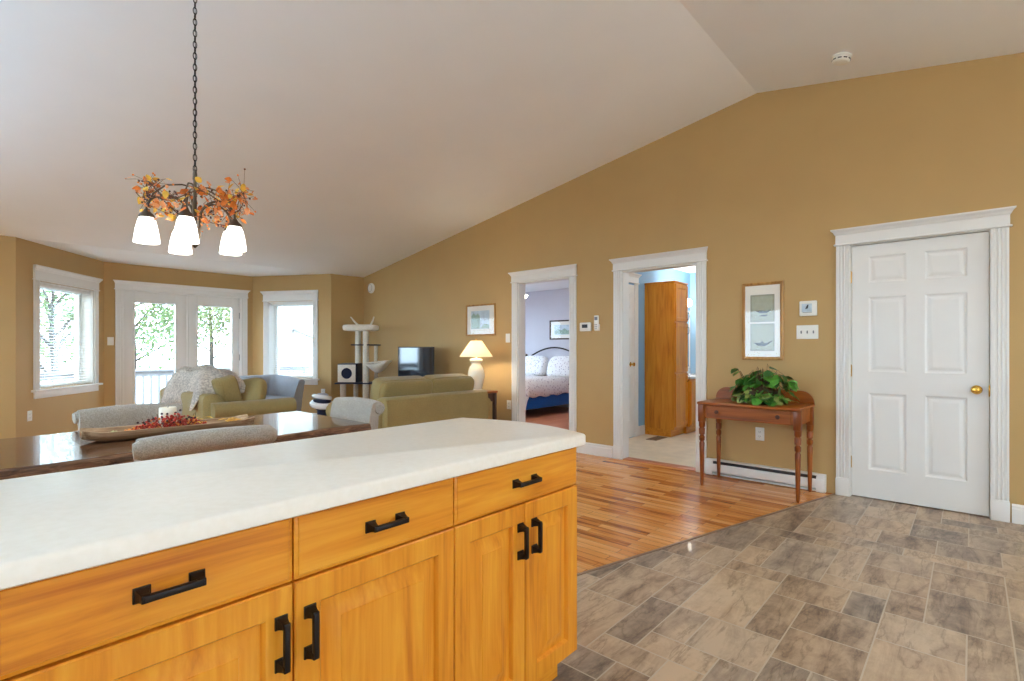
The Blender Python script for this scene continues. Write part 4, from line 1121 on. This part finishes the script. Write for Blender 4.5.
# smoke detector on the near ceiling slope
sy = .725; t = thing('smoke_detector', 'round white smoke detector on the ceiling above the six-panel door', 'smoke detector', (4.518, sy, roof(sy)))
t.rotation_euler = (PI+math.atan(SL), 0, 0)
mb = MB(); mb.lathe([(0, 0), (.062, 0), (.065, .006), (.065, .012), (.054, .016), (0, .016)], 28, cap=False); obj('base', mb, M['plastic'], t, weld=True)
mb = MB(); mb.lathe([(0, .016), (.058, .016), (.060, .024), (.058, .042), (.046, .05), (0, .052)], 28, cap=False); c_ = obj('cover', mb, M['plastic'], t, weld=True, ang=50)
mb = MB()
for k in range(10):
    a = 2*PI*k/10; mb.M = Matrix.Rotation(a, 4, 'Z'); mb.box(.0585, .061, -.012, .012, .028, .036)
obj('vent_slots', mb, M['darkp'], c_)

# ------------------------------------------------------------------ baseboard heater
t = thing('baseboard_heater', 'long white baseboard heater under the console table', 'heater', (XR, 1.40, 0), -PI/2)
Lh = .495
mb = MB(); mb.prism([(0, 0.01), (0, .152), (-.050, .152), (-.058, .148), (-.058, .140), (-.05, .143), (-.012, .143), (-.012, .03), (-.03, .01)], -Lh+.06, Lh-.06, 'x'); obj('back_plate', mb, M['white'], t, smooth=False)
mb = MB(); mb.prism([(-.052, .035), (-.058, .035), (-.062, .05), (-.062, .100), (-.055, .112), (-.050, .112), (-.055, .098), (-.056, .05)], -Lh+.06, Lh-.06, 'x'); mb.prism([(-.012, .01), (-.058, .01), (-.058, .022), (-.012, .022)], -Lh+.06, Lh-.06, 'x'); obj('front_cover', mb, M['white'], t, smooth=False)
mb = MB(); mb.box(-Lh+.06, Lh-.06, -.045, -.014, .045, .139); obj('heating_fins', mb, M['darkp'], t, smooth=False)  # fin block coloured dark and raised so the slot looks shaded
for sx in (-1, 1):
    mb = MB(); mb.prism([(0, .005), (-.058, .005), (-.064, .02), (-.064, .11), (-.035, .15), (0, .15)], sx*Lh, sx*(Lh-.065), 'x'); obj('end_cap', mb, M['white'], t, smooth=False)
# ------------------------------------------------------------------ console table
t = thing('console_table', 'red-brown pine console table with turned legs against the tan wall', 'table', (4.93, 1.39, 0), -PI/2)
hw, dp, th = .405, .50, .735
mb = MB(); mb.box(-hw, hw, -dp, 0, th-.02, th, .006); obj('tabletop', mb, M['cherry'], t)
mb = MB(); mb.box(-hw+.03, hw-.03, -dp+.045, -dp+.062, th-.14, th-.02); mb.box(-hw+.03, hw-.03, -.05, -.03, th-.14, th-.02)
for sx in (-1, 1): mb.box(sx*(hw-.020), sx*(hw-.037), -dp+.05, -.04, th-.14, th-.02)
obj('apron', mb, M['cherry'], t, smooth=False)
mb = MB(); mb.rings(-hw+.075, hw-.075, th-.13, th-.028, -dp+.040, [(0, .006), (0, .002), (.003, 0)]); dr = obj('drawer', mb, M['cherry'], t, smooth=False)
for x in (-.24, .24):
    mb = MB(); mb.M = Matrix.Translation((x, -dp+.040, th-.08)) @ Matrix.Rotation(PI/2, 4, 'X'); mb.lathe([(0, 0), (.008, 0), (.007, .010), (.016, .018), (.017, .026), (.008, .031), (0, .031)], 16, cap=False); obj('knob', mb, M['knob'], dr, weld=True)
lp = [(.010, 0), (.014, .02), (.016, .10), (.020, .30), (.022, .375), (.016, .385), (.016, .392), (.023, .40), (.024, .43), (.017, .438), (.017, .445), (.024, .452), (.025, .50), (.019, .508), (.026, .52), (.027, .56)]
for sx in (-1, 1):
    for y in (-dp+.05, -.05):
        mb = MB(); mb.lathe(lp, 16, (sx*(hw-.028), y, 0)); mb.box(sx*(hw-.028)-.026, sx*(hw-.028)+.026, y-.026, y+.026, .56, th-.02, .003); obj('leg', mb, M['cherryz'], t, ang=40)
def rounded_board(x0, x1, z0, z1, r_):
    p = [(x0, z0), (x1, z0)]+[(x1-r_+r_*math.cos(a), z1-r_+r_*math.sin(a)) for a in [PI/2*k/8 for k in range(9)]]+[(x0+r_+r_*math.cos(a), z1-r_+r_*math.sin(a)) for a in [PI/2+PI/2*k/8 for k in range(9)]]
    return p
mb = MB(); mb.prism(rounded_board(-hw-.01, hw-.005, th-.02, th+.105, .1), -.016, .002, 'y'); obj('gallery_back', mb, M['cherry'], t, smooth=False)
# ------------------------------------------------------------------ plant
t = thing('potted_plant', 'leafy green vine plant in a low planter on the console table', 'plant', (4.66, 1.325, th))
mb = MB(); mb.lathe([(0, 0), (.10, 0), (.115, .02), (.13, .10), (.135, .11), (.125, .11), (.118, .095), (0, .095)], 28, cap=False); obj('planter', mb, M['potm'], t, weld=True)
mb = MB(); mb.lathe([(0, .096), (.117, .096), (.08, .102), (0, .106)], 20, cap=False); obj('soil', mb, M['soil'], t, weld=True)
rr = random.Random(5); G1, G2, G3, ST = MB(), MB(), MB(), MB()
M['pl1'] = plain('plant_leaf', srgb(88, 150, 54), .4, var=.25, sc=25); M['pl2'] = plain('plant_leaf_pale', srgb(158, 172, 96), .45, var=.25, sc=30); M['pl3'] = plain('plant_leaf_dark', srgb(46, 96, 32), .4, var=.2, sc=25)
for i in range(165):
    a = rr.random()*2*PI; q = rr.random()**.6
    # elongated along the wall
    x, y = .10*q*math.cos(a), .225*q*math.sin(a)
    low = rr.random() < .55
    z = .03+.07*rr.random() if low else .10+.23*rr.random()*(1-q*.35)
    if low and q < .6: x -= .1
    base = (x*.3, y*.35, .10)
    ST.tube([base, (x*.7, y*.7, max(z, .1)+.04), (x, y, z)], .0018, 4)
    mbx = G2 if (low and rr.random() < .5) else (G1 if rr.random() < .6 else G3)
    leaf(mbx, (x, y, z), .06+.05*rr.random()*(0.7 if mbx is G2 else 1), math.atan2(y, x)+rr.gauss(0, .8), rr.uniform(-.2, 1.0), rr.gauss(0, .5), w=.9)
for x, y, z, s_, yaw in ((-.02, .17, .27, .09, 1.2), (.0, .20, .29, .08, 2.6), (.0, -.05, .245, .10, 3.4), (-.02, -.13, .25, .075, -1.6), (.0, -.21, .18, .09, -1.7), (-.03, .06, .25, .085, 2.2), (-.03, -.20, .12, .08, -2)):
    ST.tube([(x*.3, y*.4, .1), (x*.6, y*.8, z*.75), (x, y, z)], .0026, 5); leaf(G1 if s_ > .08 else G3, (x, y, z), s_, yaw, .35, rr.gauss(0, .3), w=.95)
obj('stems', ST, M['twig'], t); obj('leaves', G1, M['pl1'], t); obj('pale_leaves', G2, M['pl2'], t); obj('dark_leaves', G3, M['pl3'], t)

# ------------------------------------------------------------------ bedroom
t = thing('bed', 'double bed with floral cover and blue base seen through the bedroom doorway', 'bed', (8.5, 6.42, 0), -PI/2)
# local: head at y = 0, foot at y = -1.85 (towards -X), width along x (local +x is -Y)
mb = MB(); mb.box(-.72, .72, -1.80, -.05, .14, .36, .03); obj('box_spring', mb, M['bluefab'], t)
mb = MB(); mb.box(-.72, .72, -1.80, -.05, .36, .62, .06); obj('mattress', mb, M['plush'], t)
mb = MB(); nx, ny = 20, 24; V = []
for i in range(nx+1):
    row = []
    for j in range(ny+1):
        u = -1+2*i/nx; v_ = j/ny
        x = u*.80; y = -1.88+v_*1.45
        e = max(0, (abs(x)-.70)/.10); f_ = max(0, (-1.78-y)/.10)
        z = .655+.012*math.sin(9*u+5*v_)-.28*min(1, e)**1.2-.28*min(1, f_)**1.2+.015*math.sin(v_*26)*min(1, e)
        row.append(mb.v((x, y, z)))
    V.append(row)
for i in range(nx):
    for j in range(ny): mb.f([V[i][j], V[i+1][j], V[i+1][j+1], V[i][j+1]])
dv_ = obj('bedspread', mb, M['floral'], t, ang=180); so = dv_.modifiers.new('thickness', 'SOLIDIFY'); so.thickness = .03
for x in (-.66, .66):
    for y in (-1.72, -.15): mb = MB(); mb.tube([(x, y, 0), (x, y, .15)], .02, 8); obj('leg', mb, M['chrome'], t)
mb = MB()
mb.tube([(-.75, 0, 0), (-.75, 0, 1.02)], .016, 8); mb.tube([(.75, 0, 0), (.75, 0, 1.02)], .016, 8)
mb.tube([(-.75+1.5*k/20, 0, .96+.26*math.sin(PI*k/20)**.9) for k in range(21)], .016, 8); mb.tube([(-.75, 0, .75), (.75, 0, .75)], .010, 8)
pass
for sx in (-.75, .75): mb.ball((sx, 0, 1.05), .03, 12)
obj('headboard', mb, M['iron'], t)
for k, x in enumerate((-.36, .36)):
    t = thing('bed_pillow', 'white floral pillow standing at the headboard, on the '+('left' if x < 0 else 'right')+' half of the bed', 'pillow', (8.28, 6.42-x, .83), -PI/2, 'white floral bed pillows')
    mb = MB(); mb.M = Matrix.Rotation(math.radians(68), 4, 'X'); mb.pillow((0, 0, 0), .34, .23, .10, .5); obj('pillow_case', mb, M['floral'], t)
t = thing('framed_print', 'dark framed landscape picture on the lavender bedroom wall above the bed', 'picture', (8.6, 6.23, 1.585), -PI/2)
picture(t, .76, .40, .028, 'dkwood')
mb = MB(); mb.box(-.26, .26, -.0098, -.008, -.10, .10); pr = obj('print', mb, M['printb'], t, smooth=False)
mb = MB(); flat(mb, [(-.25, -.09), (.25, -.09), (.25, -.02), (.16, .01), (.08, -.02), (0, .03), (-.08, -.01), (-.16, .02), (-.25, -.03)], -.0101); obj('painted_trees', mb, M['printg'], pr, smooth=False)
t = thing('nightstand', 'grey nightstand with a small lamp beside the bed headboard', 'nightstand', (8.36, 7.40, 0), -PI/2)
mb = MB(); mb.box(-.2, .2, -.2, .2, .08, .60, .005); obj('body', mb, M['greyp'], t)
for z0 in (.12, .36):
    mb = MB(); mb.rings(-.18, .18, z0, z0+.2, -.215, [(0, .015), (0, .003), (.003, 0)]); d_ = obj('drawer', mb, M['greyp'], t)
    mb = MB(); mb.ball((0, -.225, z0+.1), .012, 12); obj('knob', mb, M['chrome'], d_)
mb = MB(); mb.box(-.21, .21, -.22, .2, .60, .625, .004); obj('top', mb, M['greyp'], t)
mb = MB(); mb.box(-.2, .2, -.18, .2, 0, .08); obj('plinth', mb, M['greyp'], t)
t = thing('pendant_light', 'lit frosted bowl light hanging from the bedroom ceiling left of the doorway', 'lamp', (6.30, 5.52, ZE))
mb = MB(); mb.lathe([(0, 0), (.06, 0), (.058, -.025), (.01, -.035), (.008, -.36), (0, -.36)], 20, cap=False); obj('stem', mb, M['bronze'], t, weld=True)
mb = MB(); mb.lathe([(0, -.47), (.06, -.465), (.13, -.43), (.175, -.375), (.18, -.365), (.17, -.365), (.12, -.42), (0, -.455)], 28, cap=False); obj('glass_bowl', mb, M['bowlglow'], t, weld=True)
# ------------------------------------------------------------------ bathroom
def flat_door(mb, x0, x1, z0, z1): mb.rings(x0, x1, z0, z1, -.02, [(0, .02), (0, .003), (.003, 0), (.05, 0), (.054, .006), (.06, .006)]); return mb
def wire_pull(z0, z1, x): 
    mb = MB(); mb.tube([(x, -.020, z0), (x, -.045, z0+.01), (x, -.05, (z0+z1)/2), (x, -.045, z1-.01), (x, -.020, z1)], .005, 6); return mb
t = thing('linen_cabinet', 'tall oak linen cabinet standing in the bathroom', 'cabinet', (6.63, 2.99, 0))
mb = MB(); mb.box(0, .41, 0, .435, .10, 2.09); obj('body', mb, M['oakz'], t, smooth=False)
mb = MB(); mb.box(.0, .41, .05, .435, 0, .10); obj('toe_kick', mb, M['oakx'], t, smooth=False)
mb = MB(); mb.box(-.012, .422, -.012, .435, 2.09, 2.115, .004); obj('crown', mb, M['oakx'], t)
for z0, z1, h0 in ((.14, .86, .74), (.88, 1.55, 1.40), (1.57, 2.07, 1.60)):
    d_ = obj('door', flat_door(MB(), .01, .40, z0, z1), M['oakz'], t); obj('handle', wire_pull(h0, h0+.1, .37), M['iron'], d_)
t = thing('bathroom_vanity', 'oak bathroom vanity with a white top beside the linen cabinet', 'vanity', (7.045, 2.95, 0))
mb = MB(); mb.box(0, 1.1, 0, .475, .10, .77); obj('body', mb, M['oakz'], t, smooth=False)
mb = MB(); mb.box(0, 1.1, .05, .475, 0, .10); obj('toe_kick', mb, M['oakx'], t, smooth=False)
for k in range(3):
    d_ = obj('door', flat_door(MB(), .01+.365*k, .36+.365*k, .13, .74), M['oakz'], t); obj('handle', wire_pull(.58, .68, .33+.365*k), M['iron'], d_)
mb = MB(); mb.box(-.0, 1.12, -.025, .478, .77, .805, .006); mb.box(0, 1.12, .455, .478, .805, .89, .003); obj('vanity_top', mb, M['porcelain'], t)
mb = MB(); mb.tube([(.55, .40, .805), (.55, .40, .90), (.55, .36, .93), (.55, .28, .92)], .011, 8); 
for x in (.45, .65): mb.tube([(x, .40, .805), (x, .40, .86)], .012, 8); mb.tube([(x-.025, .40, .86), (x+.025, .40, .86)], .008, 8)
obj('faucet', mb, M['chrome'], t)
t = thing('wall_mirror', 'large bathroom mirror on the blue wall above the vanity', 'mirror', (7.6, 3.43, 1.35))
mb = MB(); mb.box(-.52, .56, -.008, 0, -.45, .45); obj('mirror_glass', mb, M['mirror'], t, smooth=False)
mb = MB(); mb.rings(-.53, .57, -.46, .46, -.014, [(0, .014), (0, 0), (.018, 0), (.018, .008)]); bmesh.ops.delete(mb.bm, geom=[mb.bm.faces[:][-1]], context='FACES_ONLY'); obj('frame', mb, M['white'], t, smooth=False)
t = thing('vanity_light', 'lit white vanity light bar above the bathroom mirror', 'lamp', (7.55, 3.43, 1.92))
mb = MB(); mb.box(-.42, .42, -.03, 0, -.05, .05, .005); obj('back_plate', mb, M['chrome'], t)
mb = MB(); mb.pillow((0, -.09, 0), .42, .05, .06, .3); obj('light_diffuser', mb, emit('lit_vanity_glass', (1, .92, .80), 28.0), t)
mb = MB(); mb.box(-.02, .02, -.06, -.02, -.02, .02); obj('bracket', mb, M['chrome'], t)
t = thing('ceiling_light', 'round lit dome light on the bathroom ceiling', 'lamp', (6.2, 2.2, ZE), 0)  # dome added out of sight to brighten the bathroom
mb = MB(); mb.lathe([(0, 0), (.15, 0), (.155, -.02), (.14, -.025), (0, -.025)], 28, cap=False); obj('base', mb, M['chrome'], t, weld=True)
mb = MB(); mb.lathe([(.14, -.025), (.13, -.06), (.09, -.09), (.04, -.102), (0, -.105)], 28, cap=False); obj('glass_dome', mb, M['bathglow'], t, weld=True)
t = thing('floor_register', 'tan metal floor register beside the linen cabinet', 'vent', (6.42, 3.14, -.002), .0)
mb = MB(); mb.box(-.17, .17, -.075, .075, 0, .006, .002); pl = obj('plate', mb, plain('tan_metal', srgb(150, 124, 96), .5), t)
mb = MB()
for k in range(12):
    for y in (-.03, .03): mb.box(-.14+.024*k, -.128+.024*k, y-.025, y+.025, .006, .0065)
obj('slots', mb, M['darkp'], pl)

# ------------------------------------------------------------------ dome lights added out of view as fill from the kitchen side
for k, (x, y) in enumerate(((.3, -1.6), (2.6, -1.9), (2.9, .1))):
    t = thing('ceiling_light', ['round lit dome light on the kitchen ceiling behind the camera, left', 'round lit dome light on the kitchen ceiling behind the camera, right', 'round lit dome light on the ceiling between island and door'][k], 'lamp', (x, y, roof(y)), 0, 'kitchen dome lights')
    t.rotation_euler = (math.atan(SL), 0, 0)
    mb = MB(); mb.lathe([(0, 0.005), (.18, 0.005), (.185, -.02), (.17, -.03), (0, -.03)], 28, cap=False); obj('base', mb, M['chrome'], t, weld=True)
    mb = MB(); mb.lathe([(.17, -.03), (.16, -.07), (.11, -.11), (.05, -.125), (0, -.128)], 28, cap=False); obj('glass_dome', mb, M['dome'], t, weld=True)

M['torch'] = emit('lit_torchiere_disc_daylight', (.40, .69, 1.0), P_UPLIGHT)
M['torchw'] = emit('lit_torchiere_disc_neutral', (1.0, .93, .86), P_UPLIGHT_WARM)
for k, (x, y) in enumerate(((-2.0, 1.9), (-2.05, 5.0), (3.9, -3.6), (-1.6, -3.9))):  # unseen uplights added to brighten the ceiling like bounced flash
    t = thing('torchiere_lamp', ['torchiere floor lamp by the left wall beside the dining table', 'torchiere floor lamp by the left window of the living room', 'torchiere floor lamp in the right corner behind the camera', 'torchiere floor lamp in the left corner behind the camera'][k], 'lamp', (x, y, 0), 0, 'torchiere floor lamps')
    mb = MB(); mb.lathe([(0, 0), (.15, 0), (.15, .015), (.02, .03), (.014, .05), (.014, 1.62), (0, 1.62)], 24, cap=False); obj('stand', mb, M['bronze'], t, weld=True)
    mb = MB(); mb.lathe([(0, 1.60), (.06, 1.61), (.14, 1.66), (.20, 1.74), (.193, 1.74), (.135, 1.672), (0, 1.625)], 28, cap=False); obj('bowl', mb, M['white'], t, weld=True)
    mb = MB(); mb.lathe([(0, 1.690), (.145, 1.690), (.145, 1.694), (0, 1.694)], 28, cap=False); obj('light_disc', mb, M['torch' if k < 2 else 'torchw'], t, weld=True)
# ------------------------------------------------------------------ outdoors beyond the bay
mb = MB(); mb.box(-40, 60, -40, 80, -1.3, -1.1); gr = struct('ground', mb, M['grass'])
t = thing('deck', 'grey wooden deck outside the French doors', 'deck', (2.1, 11.05, 0))
mb = MB()
for k in range(22): mb.box(-4.2, 4.2, -1.55+.141*k, -1.55+.141*k+.135, -.21, -.17)
obj('deck_boards', mb, M['deckw'], t, smooth=False)
for x in (-4, -1.4, 1.4, 4):
    for y in (-1.3, 1.35): mb = MB(); mb.box(x-.07, x+.07, y-.07, y+.07, -1.1, -.21); obj('post', mb, M['deckw'], t, smooth=False)
RZ = -.17
t = thing('deck_railing', 'pale railing with square balusters along the far edge of the deck', 'railing', (2.1, 12.5, RZ))
mb = MB(); mb.box(-4.2, 4.2, -.07, .07, .90, .94, .005); mb.box(-4.2, 4.2, -.02, .02, .80, .90); obj('top_rail', mb, M['railw'], t)
mb = MB(); mb.box(-4.2, 4.2, -.02, .02, .08, .14); obj('bottom_rail', mb, M['railw'], t)
for x in (-4.1, -2.05, 0, 2.05, 4.1): mb = MB(); mb.box(x-.045, x+.045, -.045, .045, 0, .90); obj('post', mb, M['railw'], t)
mb = MB(); mb.box(-.02, .02, -.02, .02, .14, .80); b0 = obj('baluster', mb, M['railw'], t, smooth=False); b0.location = (-2.0, 0, 0)
for k in range(1, 46):
    c = b0.copy(); COL.objects.link(c); c.location = (-2.0+.135*k, 0, 0)
# neighbouring house with lapped siding
t = thing('neighbour_house', 'white sided neighbouring house seen through the right bay window', 'house', (11.05, 17.0, -1.1))
mb = MB()
for k in range(34):
    z = .15*k; mb.prism([(-1.5, z), (-1.535, z), (-1.5, z+.15)], -4.2, 5, 'x'); 
mb.box(-4.2, 5, -1.5, 1.4, 0, 5.1); obj('siding_wall', mb, M['siding'], t, smooth=False)
mb = MB(); mb.prism([(-1.8, 5.1), (1.7, 5.1), (0, 6.3)], -4.5, 5.3, 'x'); obj('roof', mb, M['roofing'], t, smooth=False)
mb = MB(); mb.box(-4.26, -4.1, -1.56, -1.4, 0, 5.1); obj('corner_board', mb, M['white'], t, smooth=False)
t = thing('flag_pole', 'thin slanted pole fixed to the siding of the neighbouring house', 'pole', (7.42, 15.43, 1.70))
mb = MB(); mb.tube([(-.12, -.06, .05), (.5, -.45, -.28)], .026, 8); obj('pole', mb, M['darkp'], t)
mb = MB(); mb.box(-.16, -.06, -.08, .06, -.02, .10, .01); obj('bracket', mb, M['trunk'], t)
def tree(label, x, y, h, r, nleaf, seed, mat, group='trees beyond the deck', ls=.22):
    rr = random.Random(seed); t = thing('tree', label, 'tree', (x, y, -1.1), 0, group)
    mb = MB(); mb.tube([(0, 0, 0), (.05, .02, h*.35), (-.03, 0, h*.62), (0, 0, h*.9)], [.12, .09, .06, .02], 8)
    for k in range(9):
        a = k*2.4; z0 = h*(.28+.06*k); mb.tube([(0, 0, z0), (r*.4*math.cos(a), r*.4*math.sin(a), z0+h*.12), (r*.8*math.cos(a), r*.8*math.sin(a), z0+h*.18)], [.04, .025, .01], 6)
    obj('trunk', mb, M['trunk'], t)
    mb = MB()
    blobs = [(r*.65*math.cos(k*2.4)*rr.uniform(.4, 1), r*.65*math.sin(k*2.4)*rr.uniform(.4, 1), h*rr.uniform(.32, .92), r*rr.uniform(.32, .55)) for k in range(14)]
    for _ in range(nleaf):
        b = rr.choice(blobs); v_ = Vector((rr.gauss(0, 1), rr.gauss(0, 1), rr.gauss(0, 1))).normalized()*b[3]*rr.random()**.4
        leaf(mb, (b[0]+v_.x, b[1]+v_.y, b[2]+v_.z), ls*rr.uniform(.6, 1.2), rr.random()*6.3, rr.uniform(-1, 1), rr.uniform(-1, 1), w=.8)
    obj('foliage', mb, M[mat], t, smooth=False)
tree('tall bushy pale green tree behind the left French door pane', 4.6, 22.0, 6.4, 2.9, 5200, 1, 'treeleaf', ls=.13)
tree('tall bushy yellowish tree behind the right French door pane', 8.4, 26.0, 6.4, 2.9, 4800, 2, 'treeleaf2', ls=.14)
tree('slim sparse tree outside the left bay window', 1.95, 17.0, 4.4, 1.0, 700, 3, 'treeleaf', ls=.11)
tree('low round bush left of the tall trees beyond the deck', 1.2, 27.0, 3.6, 2.6, 2600, 4, 'treeleaf2', ls=.15)
